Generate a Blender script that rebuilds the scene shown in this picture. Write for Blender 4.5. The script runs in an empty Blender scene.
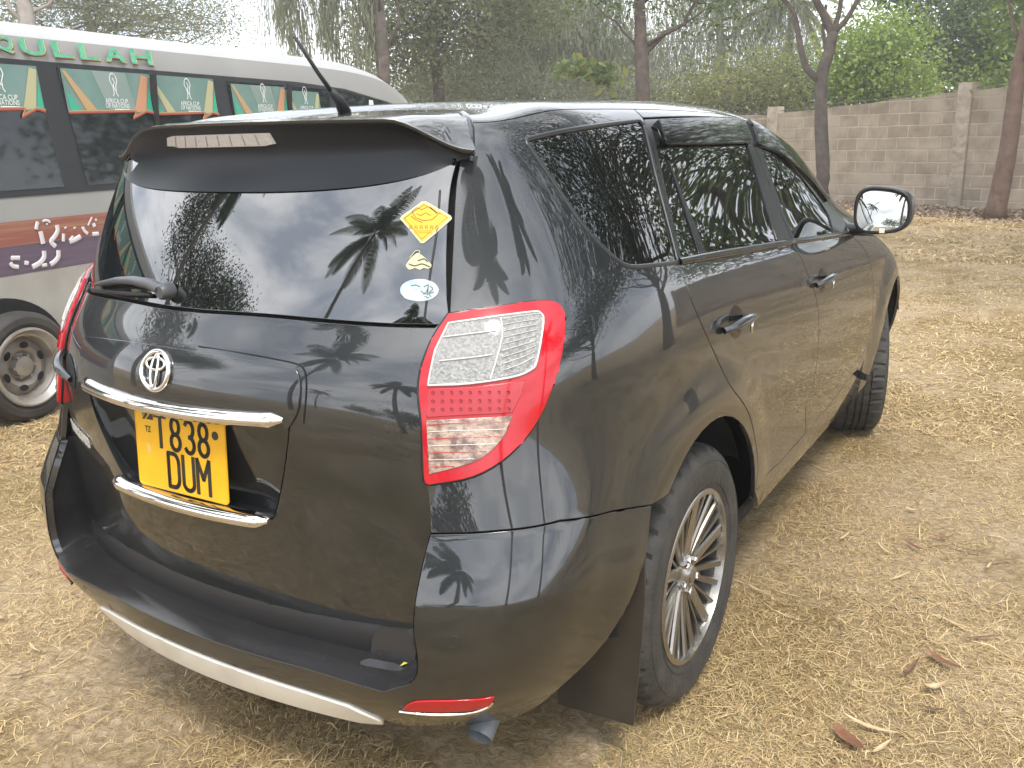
import bpy, bmesh, math, random
import numpy as np
from mathutils import Vector, Matrix
from mathutils.geometry import delaunay_2d_cdt
R=math.radians
sc=bpy.context.scene; col=sc.collection
# ---------------------------------------------------------------- camera
YAW,PIT,ROL=-0.560837652,0.266306071,-0.0242048206
CAM=np.array([1.67386401,-1.19323026,1.55430312]); FOC=900.649463
fw=np.array([math.sin(YAW)*math.cos(PIT),math.cos(YAW)*math.cos(PIT),-math.sin(PIT)])
_r=np.array([math.cos(YAW),-math.sin(YAW),0]); _u=np.cross(_r,fw)
rt=_r*math.cos(ROL)+_u*math.sin(ROL); up=-_r*math.sin(ROL)+_u*math.cos(ROL)
cd=bpy.data.cameras.new('camera'); cam=bpy.data.objects.new('camera',cd); col.objects.link(cam)
M=Matrix.Identity(4)
for i in range(3): M[i][0]=rt[i]; M[i][1]=up[i]; M[i][2]=-fw[i]; M[i][3]=CAM[i]
cam.matrix_world=M; cd.sensor_width=36; cd.lens=36*FOC/1024; cd.clip_end=2000; cd.clip_start=.05
sc.camera=cam
# ---------------------------------------------------------------- sky, sun, exposure
SUN_EL,SUN_AZ=58,140        # azimuth of the sun clockwise from +y (ahead-right of the car)
w=bpy.data.worlds.new('World'); sc.world=w; w.use_nodes=True
nt=w.node_tree; nt.nodes.clear()
def wn(t,**k):
    n=nt.nodes.new(t)
    for a,b in k.items(): setattr(n,a,b)
    return n
sky=wn('ShaderNodeTexSky',sky_type='NISHITA',sun_disc=False,sun_elevation=R(SUN_EL),sun_rotation=R(SUN_AZ),altitude=20,air_density=1.0,dust_density=4,ozone_density=1)
tc=wn('ShaderNodeTexCoord'); mp=wn('ShaderNodeMapping'); mp.inputs['Scale'].default_value=(1.0,1.0,2.6)
no=wn('ShaderNodeTexNoise'); no.inputs['Scale'].default_value=2.2; no.inputs['Detail'].default_value=7; no.inputs['Roughness'].default_value=.55; no.inputs['Distortion'].default_value=.4
cr=wn('ShaderNodeValToRGB'); e=cr.color_ramp.elements
e[0].position=.36; e[0].color=(7.0,7.9,9.4,1); e[1].position=.60; e[1].color=(17,17.2,17.6,1)
mx=wn('ShaderNodeMix',data_type='RGBA'); mx.inputs[0].default_value=.88
bg=wn('ShaderNodeBackground'); bg.inputs[1].default_value=.10; out=wn('ShaderNodeOutputWorld')
L=nt.links.new
L(tc.outputs['Generated'],mp.inputs[0]); L(mp.outputs[0],no.inputs[0]); L(no.outputs[0],cr.inputs[0])
L(sky.outputs[0],mx.inputs[6]); L(cr.outputs[0],mx.inputs[7]); L(mx.outputs[2],bg.inputs[0]); L(bg.outputs[0],out.inputs[0])
sd=bpy.data.lights.new('sun','SUN'); sd.energy=1.5; sd.angle=R(12); sd.color=(1,.95,.87)
so=bpy.data.objects.new('sun',sd); col.objects.link(so)
d=Vector((math.sin(R(SUN_AZ))*math.cos(R(SUN_EL)),math.cos(R(SUN_AZ))*math.cos(R(SUN_EL)),math.sin(R(SUN_EL))))
so.rotation_euler=d.to_track_quat('Z','Y').to_euler(); so.location=(0,0,30)
sc.view_settings.view_transform='Standard'; sc.view_settings.look='None'; sc.view_settings.gamma=1; sc.view_settings.exposure=1.15
# ---------------------------------------------------------------- helpers
rnd=random.Random(7); nr=np.random.default_rng(11)
MATS={}
def mat(name,c=(.5,.5,.5),rough=.5,metal=0,coat=0,ior=1.5,spec=None,bump=None,noise=None,trans=0,coatrough=.03,coatior=1.5,emit=None):
    """bump=(scale,strength), noise=(scale,colour2,lo,hi)"""
    m=bpy.data.materials.new(name); m.use_nodes=True; t=m.node_tree; b=t.nodes['Principled BSDF']
    b.inputs['Base Color'].default_value=(*c,1); b.inputs['Roughness'].default_value=rough; b.inputs['Metallic'].default_value=metal
    b.inputs['IOR'].default_value=ior; b.inputs['Coat IOR'].default_value=coatior
    if spec is not None: b.inputs['Specular IOR Level'].default_value=spec
    b.inputs['Coat Weight'].default_value=coat; b.inputs['Coat Roughness'].default_value=coatrough
    b.inputs['Transmission Weight'].default_value=trans
    if emit: b.inputs['Emission Color'].default_value=(*c,1); b.inputs['Emission Strength'].default_value=emit
    l=t.links.new; g=t.nodes.new('ShaderNodeTexCoord')
    if noise:
        n=t.nodes.new('ShaderNodeTexNoise'); n.inputs['Scale'].default_value=noise[0]; n.inputs['Detail'].default_value=6; l(g.outputs['Object'],n.inputs[0])
        r=t.nodes.new('ShaderNodeValToRGB'); r.color_ramp.elements[0].position=noise[2]; r.color_ramp.elements[1].position=noise[3]
        r.color_ramp.elements[0].color=(*c,1); r.color_ramp.elements[1].color=(*noise[1],1); l(n.outputs[0],r.inputs[0]); l(r.outputs[0],b.inputs['Base Color'])
    if bump:
        n=t.nodes.new('ShaderNodeTexNoise'); n.inputs['Scale'].default_value=bump[0]; n.inputs['Detail'].default_value=5; l(g.outputs['Object'],n.inputs[0])
        q=t.nodes.new('ShaderNodeBump'); q.inputs['Strength'].default_value=bump[1]; q.inputs['Distance'].default_value=.01 if len(bump)<3 else bump[2]; l(n.outputs[0],q.inputs['Height']); l(q.outputs[0],b.inputs['Normal'])
    MATS[name]=m; return m
def mesh_obj(name,V,F,m=None,parent=None,smooth=False,normals=None):
    me=bpy.data.meshes.new(name); me.from_pydata([tuple(map(float,v)) for v in V],[],[tuple(map(int,f)) for f in F]); me.validate(); me.update()
    if smooth: me.polygons.foreach_set('use_smooth',[True]*len(me.polygons))
    if normals is not None: me.normals_split_custom_set_from_vertices([tuple(map(float,n)) for n in normals])
    o=bpy.data.objects.new(name,me); col.objects.link(o)
    if m:
        for q in (m if isinstance(m,(list,tuple)) else [m]): me.materials.append(q)
    if parent: o.parent=parent
    return o
def tag(o,label=None,cat=None,group=None,kind=None):
    if label: o['label']=label
    if cat: o['category']=cat
    if group: o['group']=group
    if kind: o['kind']=kind
    return o
def empty(name,loc=(0,0,0),rz=0):
    o=bpy.data.objects.new(name,None); o.empty_display_size=.2; col.objects.link(o); o.location=loc; o.rotation_euler=(0,0,rz); return o
def copy_tree(o,parent=None):
    c=o.copy(); col.objects.link(c)
    c.parent=parent
    for ch in [k for k in bpy.data.objects if k.parent==o]: copy_tree(ch,c)
    return c
class MB:
    def __init__(s): s.V=[]; s.F=[]
    def add(s,V,F):
        n=len(s.V); s.V+= [tuple(v) for v in V]; s.F+=[tuple(i+n for i in f) for f in F]; return s
    def box(s,c,d,rot=None):
        a=[Vector((x*d[0]/2,y*d[1]/2,z*d[2]/2)) for x in(-1,1) for y in(-1,1) for z in(-1,1)]
        if rot is not None: a=[rot@v for v in a]
        c=Vector(c); return s.add([v+c for v in a],[(0,1,3,2),(4,6,7,5),(0,4,5,1),(2,3,7,6),(0,2,6,4),(1,5,7,3)])
    def tube(s,pts,rad,n=8,cap=True,closed=False,flat=1.0,upv=(0,0,1)):
        pts=[Vector(p) for p in pts]; N_=len(pts); V=[];F=[]
        for i,p in enumerate(pts):
            a=pts[i-1] if (i>0 or closed) else p; b=pts[(i+1)%N_] if (i<N_-1 or closed) else p
            t=(b-a).normalized(); x=t.cross(Vector(upv)); 
            if x.length<1e-4: x=t.cross(Vector((1,0,0)))
            x.normalize(); y=x.cross(t); r=rad[i] if hasattr(rad,'__len__') else rad
            for k in range(n): an=2*math.pi*k/n; V.append(p+x*math.cos(an)*r+y*math.sin(an)*r*flat)
        for i in range(N_ if closed else N_-1):
            j=(i+1)%N_
            for k in range(n): F.append((i*n+k,i*n+(k+1)%n,j*n+(k+1)%n,j*n+k))
        if cap and not closed: F.append(tuple(range(n-1,-1,-1))); F.append(tuple((N_-1)*n+k for k in range(n)))
        return s.add(V,F)
    def lathe(s,prof,n=48,axis='x',a0=0,a1=2*math.pi,centre=(0,0,0)):
        full=abs(a1-a0-2*math.pi)<1e-6; m=n if full else n+1; V=[]
        for (r,h) in prof:
            for k in range(m):
                a=a0+(a1-a0)*k/n; c,q=math.cos(a)*r,math.sin(a)*r
                v={'x':(h,c,q),'y':(c,h,q),'z':(c,q,h)}[axis]; V.append((v[0]+centre[0],v[1]+centre[1],v[2]+centre[2]))
        F=[]
        for i in range(len(prof)-1):
            for k in range(n): j=(k+1)%m; F.append((i*m+k,i*m+j,(i+1)*m+j,(i+1)*m+k))
        return s.add(V,F)
    def prism(s,pts,z0,z1,f=lambda p,z:(p[0],p[1],z)):
        n=len(pts); V=[f(p,z0) for p in pts]+[f(p,z1) for p in pts]
        return s.add(V,[tuple(range(n-1,-1,-1)),tuple(range(n,2*n))]+[(i,(i+1)%n,n+(i+1)%n,n+i) for i in range(n)])
    def build(s,name,m=None,parent=None,smooth=False):
        return mesh_obj(name,s.V,s.F,m,parent,smooth)
def autosmooth(o,deg=35):
    me=o.data; me.polygons.foreach_set('use_smooth',[True]*len(me.polygons))
    bm=bmesh.new(); bm.from_mesh(me); bmesh.ops.recalc_face_normals(bm,faces=bm.faces)
    for e in bm.edges:
        if len(e.link_faces)==2 and e.calc_face_angle(0)>R(deg): e.smooth=False
    bm.to_mesh(me); bm.free(); return o
def bevel(o,w,seg=2,deg=30):
    bm=bmesh.new(); bm.from_mesh(o.data); bmesh.ops.recalc_face_normals(bm,faces=bm.faces)
    es=[e for e in bm.edges if len(e.link_faces)==2 and e.calc_face_angle(0)>R(deg)]
    bmesh.ops.bevel(bm,geom=es,offset=w,segments=seg,affect='EDGES',profile=.5,clamp_overlap=True); bm.to_mesh(o.data); bm.free()
    return autosmooth(o,40)
def text_mesh(s,size,extr=0.0,align='CENTER',sx=1.0,bold=0.0,space=1.0):
    c=bpy.data.curves.new('t','FONT'); c.body=s; c.size=size; c.extrude=extr; c.align_x=align; c.align_y='CENTER'; c.offset=bold; c.space_character=space; c.resolution_u=3
    o=bpy.data.objects.new('t',c); col.objects.link(o); dg=bpy.context.evaluated_depsgraph_get(); me=bpy.data.meshes.new_from_object(o.evaluated_get(dg))
    bpy.data.objects.remove(o); bpy.data.curves.remove(c)
    V=[(v.co.x*sx,v.co.y,v.co.z) for v in me.vertices]; F=[tuple(p.vertices) for p in me.polygons]; bpy.data.meshes.remove(me); return V,F
# ---- car body surface: uniform cubic B-spline net (half car, x>=0), rows = height, columns = round the plan from rear centre to front centre
def rear(yc,b,xs=(0,.27,.50)):      # rear face: y = yc + b x^2
    return [(x,yc+b*x*x) for x in xs]
ROWS=[]
def row(zr,zs,zf, rearpts, c3,c4,c5, W, sidey, nose):
    # zr z at the rear, zs function of y for side, zf
    pts=[]
    for (x,y) in rearpts: pts.append((x,y,zr))
    pts.append((c3[0],c3[1],zr)); pts.append((c4[0],c4[1],zr)); pts.append((c5[0],c5[1],zs(c5[1])))
    for i,y in enumerate(sidey): 
        w=W[i] if isinstance(W,(list,tuple)) else W
        pts.append((w,y,zs(y)))
    for p in nose: pts.append(p)
    ROWS.append(pts)
SY=(.78,1.25,1.85,2.5,3.05,3.6)
def K(z,s=0.,y0=1.0): return lambda y:z-s*(y-y0)
def nose(z,w,y,):
    y=y+.08
    #  # four points: front fender, corner, front quarter, centre
    return [(w,y-.45,z),(w-.12,y-.1,z),(w-.45,y+.06,z),(0,y+.09,z)]
# under edge
row(.20,K(.22),.22, rear(.10,.35),(.62,.28),(.72,.44),(.78,.58),.80,SY,nose(.22,.78,4.20))
row(.30,K(.30),.30, rear(.03,.32),(.64,.19),(.78,.34),(.845,.56),.855,SY,nose(.30,.84,4.36))
row(.42,K(.40),.42, rear(.0,.22),(.655,.115),(.83,.27),(.885,.54),.893,SY,nose(.42,.88,4.43))
row(.56,K(.54),.56, rear(.0,.20),(.665,.105),(.875,.235),(.905,.53),.905,SY,nose(.56,.90,4.44))
row(.70,K(.70),.70, rear(-.0,.24),(.67,.13),(.885,.235),(.905,.54),.910,SY,nose(.70,.90,4.42))
row(.84,K(.84),.82, rear(-.01,.38),(.66,.165),(.835,.28),(.89,.55),.907,SY,nose(.80,.89,4.36))
row(.98,K(.98,.01),.92, rear(-.02,.48),(.66,.195),(.805,.305),(.878,.56),.900,SY,[(.865,3.98,.90),(.74,4.24,.88),(.42,4.36,.88),(0,4.38,.88)])
row(1.10,K(1.10,.03),1., rear(.00,.50),(.655,.23),(.815,.325),(.865,.58),.886,SY,[(.82,3.92,.955),(.70,4.10,.94),(.40,4.20,.95),(0,4.22,.96)])
row(1.19,K(1.20,.05),1.08,rear(.075,.50),(.645,.29),(.79,.395),(.835,.60),(.866,.868,.868,.866,.855,.83),SY,[(.74,3.75,1.00),(.62,3.8,1.02),(.38,3.85,1.05),(0,3.87,1.06)])
row(1.27,K(1.275,.06),1.15,rear(.115,.48),(.63,.33),(.755,.44),(.795,.63),(.828,.830,.830,.828,.815,.79),SY,[(.70,3.50,1.04),(.58,3.55,1.06),(.36,3.6,1.08),(0,3.62,1.10)])
row(1.38,K(1.385,.07),1.25,rear(.175,.46),(.615,.38),(.705,.48),(.745,.66),(.775,.778,.778,.772,.752,.70),(.78,1.25,1.85,2.45,2.92,3.30),[(.64,3.34,1.13),(.54,3.38,1.15),(.34,3.43,1.16),(0,3.46,1.17)])
row(1.48,lambda y:1.485-.03*max(0,y-1.3)**2-.02*(y-1),1.35,rear(.235,.44),(.60,.42),(.66,.50),(.698,.68),(.722,.728,.728,.720,.695,.63),(.78,1.25,1.85,2.40,2.78,3.06),[(.58,3.08,1.30),(.48,3.12,1.32),(.30,3.17,1.33),(0,3.20,1.34)])
row(1.565,lambda y:1.575+.01*min(1,y)-.055*max(0,y-1.5)**2,1.5,rear(.285,.42),(.585,.45),(.615,.52),(.645,.68),(.668,.676,.676,.664,.63,.57),(.78,1.25,1.85,2.32,2.62,2.80),[(.52,2.86,1.46),(.42,2.90,1.48),(.28,2.94,1.49),(0,2.96,1.50)])
row(1.60,lambda y:1.615+.025*min(1.1,y)-.055*max(0,y-1.5)**2,1.6,rear(.34,.40),(.55,.47),(.585,.52),(.60,.68),(.612,.618,.618,.60,.56,.50),(.78,1.25,1.80,2.20,2.42,2.55),[(.46,2.60,1.585),(.38,2.63,1.60),(.24,2.66,1.61),(0,2.68,1.62)])
row(1.612,lambda y:1.615+.035*min(1.2,y)-.05*max(0,y-1.5)**2,1.65,rear(.44,.30),(.47,.52),(.50,.58),(.515,.70),(.525,.53,.53,.51,.48,.43),(.80,1.25,1.75,2.05,2.22,2.32),[(.40,2.38,1.645),(.33,2.41,1.655),(.21,2.44,1.66),(0,2.46,1.67)])
row(1.622,lambda y:1.624+.033*min(1.2,y)-.04*max(0,y-1.5)**2,1.69,rear(.60,.1),(.30,.62),(.31,.68),(.315,.78),.32,(.86,1.22,1.6,1.82,1.95,2.05),[(.28,2.12,1.69),(.22,2.15,1.69),(.12,2.17,1.695),(0,2.18,1.70)])
row(1.645,lambda y:1.628+.033*min(1.2,y),1.70,rear(.85,0,(0,0,0)),(0,.86),(0,.87),(0,.88),0,(.93,1.12,1.35,1.5,1.62,1.72),[(0,1.78,1.67),(0,1.80,1.67),(0,1.82,1.67),(0,1.82,1.67)])
NET=np.array(ROWS)            # rows, cols, 3
NR,NC=NET.shape[:2]
def bs(t):
    t=np.asarray(t,float)
    return np.stack([(1-t)**3/6,(3*t**3-6*t*t+4)/6,(-3*t**3+3*t*t+3*t+1)/6,t**3/6],-1)
# extended net: mirror columns at both centre lines; rows: extrapolate
def ext():
    A=NET
    m=A[:,1:2]*[-1,1,1]; M=A[:,-2:-1]*[-1,1,1]
    A=np.concatenate([m,A,M],1)
    a=2*A[0:1]-A[1:2]; b=2*A[-1:]-A[-2:-1]
    b=A[-2:-1]*[-1,1,1]
    return np.concatenate([a,A,b],0)
EXB=ext()
_N=NET.copy()
# the tailgate stands back from the bumper: second net for the lower rear face
for r_,yc,b_ in ((1,.14,.2),(2,.115,.2),(3,.085,.24),(4,.055,.30),(5,.025,.36),(6,-.005,.44)):
    for c_ in range(0,4): _N[r_,c_,1]=yc+b_*_N[r_,c_,0]**2
_B=NET; NET=_N; EXT_=ext(); NET=_B
_N=NET.copy()
# third net: the glass of the rear window runs straight on below its lower edge
for r_,yc,b_ in ((12,.292,.42),(11,.234,.435),(10,.172,.45),(9,.118,.465),(8,.084,.48),(7,.052,.49),(6,.016,.49)):
    for c_ in range(0,4): _N[r_,c_,1]=yc+b_*_N[r_,c_,0]**2+(.01 if c_==3 else 0)
_B=NET; NET=_N; EXG_=ext(); NET=_B
EX=EXB
def setnet(k):
    global EX
    EX=(EXB,EXT_,EXG_)[k]
UM,VM=NC-1,NR-1
def S0(u,v):
    u=np.clip(np.asarray(u,float),0,UM); v=np.clip(np.asarray(v,float),0,VM)
    i=np.minimum(u.astype(int),UM-1); j=np.minimum(v.astype(int),VM-1)
    bu=bs(u-i); bv=bs(v-j); P=0
    for a in range(4):
        for b in range(4):
            P=P+(bv[...,a]*bu[...,b])[...,None]*EX[j+a,i+b]
    return P
VT=4.6
def sm(a,b,x): t=np.clip((x-a)/(b-a),0,1); return t*t*(3-2*t)
def S(u,v):
    P=S0(u,v)
    # wheel arch flares
    x,y,z=P[...,0],P[...,1],P[...,2]
    for yc in (.985,3.78):
        r=np.hypot(y-yc,(z-.36)*1.0)
        fl=.018*sm(.66,.50,r)*sm(.5,.8,x)*sm(1.05,.85,z)
        P[...,0]=P[...,0]+fl
    if EX is EXB:      # the bumper's shoulder: a ledge under the cut line that fades out towards the wheel
        vv=np.asarray(v,float); uu=np.asarray(u,float)
        t=np.clip((VT-vv)/.95,-.06,1.06); t=np.where(t<0,0,np.where(t>1,1,t))
        A=.040*sm(4.9,3.1,uu)*sm(1.2,2.6,uu)*sm(.6,2.2,vv)
        d=np.stack([.72*np.ones_like(x),-.69*np.ones_like(x),0*x],-1)
        P=P+d*(A*t)[...,None]
    return P
def N(u,v,h=2e-3):
    a=S(u+h,v)-S(u-h,v); b=S(u,v+h)-S(u,v-h); n=np.cross(a,b)   # u towards front, v up
    n/=np.maximum(np.linalg.norm(n,axis=-1,keepdims=True),1e-12)
    return n
# ================================================================ CAR
def spl(pts,n=6,closed=False):
    """Catmull-Rom through pts"""
    P=[np.array(p,float) for p in pts]; o=[]
    N_=len(P)
    for i in range(N_ if closed else N_-1):
        a=P[(i-1)%N_] if (i>0 or closed) else 2*P[0]-P[1]; b=P[i]; c=P[(i+1)%N_]; d=P[(i+2)%N_] if (i<N_-2 or closed) else 2*P[-1]-P[-2]
        for k in range(n):
            t=k/n; o.append(.5*((2*b)+(c-a)*t+(2*a-5*b+4*c-d)*t*t+(3*b-a-3*c+d)*t**3))
    if not closed: o.append(P[-1])
    return np.array(o)
def PJ(X):
    d=X-CAM; z=d@fw; return np.stack([512+FOC*(d@rt)/z,384-FOC*(d@up)/z],-1)
_U,_V=np.meshgrid(np.linspace(0.01,UM-.01,300),np.linspace(0.01,VM-.01,260))
_G={}
for k in (0,1,2):
    setnet(k); g=S(_U,_V); n=N(_U,_V); vis=((g-CAM)*n).sum(-1)<0; vis&=((g-CAM)@fw>.3); _G[k]=(g,PJ(g),vis)
setnet(0)
def px2uv(px,py,net=0):
    setnet(net); g,Q,vis=_G[net]
    d=np.where(vis,np.hypot(Q[...,0]-px,Q[...,1]-py),1e9); k=np.unravel_index(d.argmin(),d.shape); u,v=_U[k],_V[k]
    for _ in range(8):
        q=PJ(S(u,v)); e=np.array([px,py])-q
        if np.hypot(*e)<.02: break
        h=1e-3; a=(PJ(S(u+h,v))-q)/h; b=(PJ(S(u,v+h))-q)/h; J=np.array([a,b]).T
        try: s=np.linalg.solve(J,e)
        except Exception: break
        s=np.clip(s,-.15,.15); u=min(max(u+s[0],0.0),UM); v=min(max(v+s[1],0.0),VM)
    setnet(0)
    return (u,v)
def P2(pts,net=0): return [px2uv(a,b,net) for a,b in pts]
_sg=(S(_U,_V))
def yz2uv(y,z,side=True):
    d=np.where((_U>4.0)&(_U<13.5),np.hypot(_sg[...,1]-y,_sg[...,2]-z),1e9); k=np.unravel_index(d.argmin(),d.shape); u,v=_U[k],_V[k]
    for _ in range(8):
        q=S(u,v)[1:]; e=np.array([y,z])-q
        if np.hypot(*e)<1e-5: break
        h=1e-3; J=np.array([(S(u+h,v)[1:]-q)/h,(S(u,v+h)[1:]-q)/h]).T
        s=np.clip(np.linalg.solve(J,e),-.2,.2); u=min(max(u+s[0],0),UM); v=min(max(v+s[1],0),VM)
    return (u,v)
def YZ(pts): return [yz2uv(*p) for p in pts]
def xz2uv(x,z,net=1):
    setnet(net); g=_G[net][0]
    d=np.where(_U<3.6,np.hypot(g[...,0]-x,g[...,2]-z),1e9); k=np.unravel_index(d.argmin(),d.shape); u,v=_U[k],_V[k]
    for _ in range(8):
        q=S(u,v)[[0,2]]; e=np.array([x,z])-q
        if np.hypot(*e)<1e-5: break
        h=1e-3; J=np.array([(S(u+h,v)[[0,2]]-q)/h,(S(u,v+h)[[0,2]]-q)/h]).T
        s=np.clip(np.linalg.solve(J,e),-.2,.2); u=min(max(u+s[0],0),UM); v=min(max(v+s[1],0),VM)
    setnet(0); return (u,v)
def XZ(pts,net=1): return [xz2uv(*p,net) for p in pts]
def inside(poly,P):
    x,y=P[:,0],P[:,1]; r=np.zeros(len(P),bool); n=len(poly); j=n-1
    for i in range(n):
        xi,yi=poly[i]; xj,yj=poly[j]
        if yi!=yj:
            c=((yi>y)!=(yj>y))&(x<(xj-xi)*(y-yi)/(yj-yi)+xi); r^=c
        j=i
    return r
def segd(poly,P):
    d=np.full(len(P),1e9); n=len(poly)
    for i in range(n):
        a=poly[i]; b=poly[(i+1)%n]; ab=b-a; L2=(ab**2).sum()
        if L2<1e-14: continue
        t=np.clip(((P-a)@ab)/L2,0,1); q=a+t[:,None]*ab; d=np.minimum(d,np.hypot(*(P-q).T))
    return d
def dens(poly,step=.09):
    o=[]; n=len(poly)
    for i in range(n):
        a=np.array(poly[i],float); b=np.array(poly[(i+1)%n],float); L_=np.hypot(*(b-a)); 
        if L_<1e-4: continue
        k=max(1,int(math.ceil(L_/step)))
        for j in range(k): o.append(a+(b-a)*j/k)
    return np.array(o)
def patch(name,poly,m,parent,holes=(),net=0,off=0.0,gap=.0018,skirt=.014,step=.11,mirror=1,mid=False,rim=True,fn=None):
    """panel of the body surface inside poly (u,v); mirror: 1 right side, -1 left side, 0 both halves joined at x=0.
       mid: outline edges on u=0 (or u=UM) are on the centre line and carry no skirt"""
    setnet(net)
    loops=[dens(poly)]+[dens(h) for h in holes]
    bx=loops[0]; g=[(a,b) for a in np.arange(bx[:,0].min()//step*step,bx[:,0].max(),step) for b in np.arange(bx[:,1].min()//step*step,bx[:,1].max(),step)]
    g=np.array(g) if g else np.zeros((0,2)); k=inside(loops[0],g) if len(g) else np.zeros(0,bool)
    for l in loops: 
        if len(g): k&=segd(l,g)>step*.4
    for l in loops[1:]:
        if len(g): k&=~inside(l,g)
    pts=[Vector(p) for l in loops for p in l]; ed=[]; s=0
    for l in loops: n=len(l); ed+=[(s+i,s+(i+1)%n) for i in range(n)]; s+=n
    nb=s; pts+=[Vector(p) for p in g[k]]
    vo,eo,fo,ov,_,_=delaunay_2d_cdt(pts,ed,[],0,1e-6)
    vo=np.array([tuple(v) for v in vo]); fo=[f for f in fo if len(f)==3]
    fa=np.array(fo); cen=vo[fa].mean(1); kk=inside(loops[0],cen)
    for l in loops[1:]: kk&=~inside(l,cen)
    fa=fa[kk]
    # orient
    a,b,c=vo[fa[:,0]],vo[fa[:,1]],vo[fa[:,2]]; cr_=(b-a)[:,0]*(c-a)[:,1]-(b-a)[:,1]*(c-a)[:,0]; fl=cr_<0; fa[fl]=fa[fl][:,::-1]
    P=S(vo[:,0],vo[:,1]); Nn=N(vo[:,0],vo[:,1]); P=P+Nn*off
    if fn is not None: P,Nn=fn(vo,P,Nn)
    # boundary edges
    cnt={}
    for f in fa:
        for i in range(3): e_=(f[i],f[(i+1)%3]); cnt[e_]=1
    be=[e_ for e_ in cnt if (e_[1],e_[0]) not in cnt]
    def onmid(i): return mid and (vo[i,0]<1e-6 or vo[i,0]>UM-1e-6)
    be=[e_ for e_ in be if not (onmid(e_[0]) and onmid(e_[1]))]
    V=[p for p in P]; NN=[n for n in Nn]; F=[tuple(f) for f in fa]
    if rim:
        inn={}
        for a,b in be:
            t=P[b]-P[a]; t/=max(np.linalg.norm(t),1e-9)
            for q in (a,b):
                d=np.cross(Nn[q],t); d/=max(np.linalg.norm(d),1e-9); inn.setdefault(q,[]).append(d)
        idx={}
        for q,l in inn.items():
            d=sum(l); L_=np.linalg.norm(d); d=d/L_ if L_>1e-6 else l[0]; d=d*min(1.5,1/max(.5,np.linalg.norm(sum(l))/len(l)))
            if onmid(q): d[0]=0
            base=P[q].copy(); V[q]=base+d*(gap+.0016); 
            i1=len(V); V.append(base+d*(gap+.0003)-Nn[q]*.0012); nn=Nn[q]-d*.9; NN.append(nn/np.linalg.norm(nn))
            i2=len(V); V.append(base+d*gap-Nn[q]*.003); NN.append(-d)
            i3=len(V); V.append(base+d*gap-Nn[q]*skirt); NN.append(-d); idx[q]=(i1,i2,i3)
        for a,b in be:
            A=(a,)+idx[a]; B=(b,)+idx[b]
            for k in range(3): F.append((A[k+1],B[k+1],B[k],A[k]))
    V=np.array(V); NN=np.array(NN); setnet(0)
    if mirror==-1: V=V*[-1,1,1]; NN=NN*[-1,1,1]; F=[f[::-1] for f in F]
    if mirror==0:
        n=len(V); V=np.concatenate([V,V*[-1,1,1]]); NN=np.concatenate([NN,NN*[-1,1,1]]); F=F+[tuple(i+n for i in f[::-1]) for f in F]
    return mesh_obj(name,V,F,m,parent,True,NN)
def both(name,poly,m,parents,**k):
    return [patch(name,poly,m,parents[0],mirror=1,**k),patch(name,poly,m,parents[1],mirror=-1,**k)]
def ribbon(name,uvs,m,parent,w=.006,h=.003,net=0,mirror=1,closed=False,off=.0,n=8):
    """thin rounded strip following a line on the body"""
    setnet(net); u=np.array(uvs); P=S(u[:,0],u[:,1]); Nn=N(u[:,0],u[:,1]); setnet(0); V=[];F=[];k=len(P)
    for i in range(k):
        a=P[i-1] if (i>0 or closed) else P[i]; b=P[(i+1)%k] if (i<k-1 or closed) else P[i]; t=b-a; t/=np.linalg.norm(t); x=np.cross(t,Nn[i])
        for j in range(n):
            an=2*math.pi*j/n; V.append(P[i]+Nn[i]*off+x*math.cos(an)*w+Nn[i]*math.sin(an)*h)
    for i in range(k if closed else k-1):
        q=(i+1)%k
        for j in range(n): F.append((i*n+j,i*n+(j+1)%n,q*n+(j+1)%n,q*n+j))
    V=np.array(V)
    if mirror==-1: V=V*[-1,1,1]
    o=mesh_obj(name,V,F,m,parent,True); 
    bm=bmesh.new(); bm.from_mesh(o.data); bmesh.ops.recalc_face_normals(bm,faces=bm.faces); bm.to_mesh(o.data); bm.free(); return o

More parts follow.
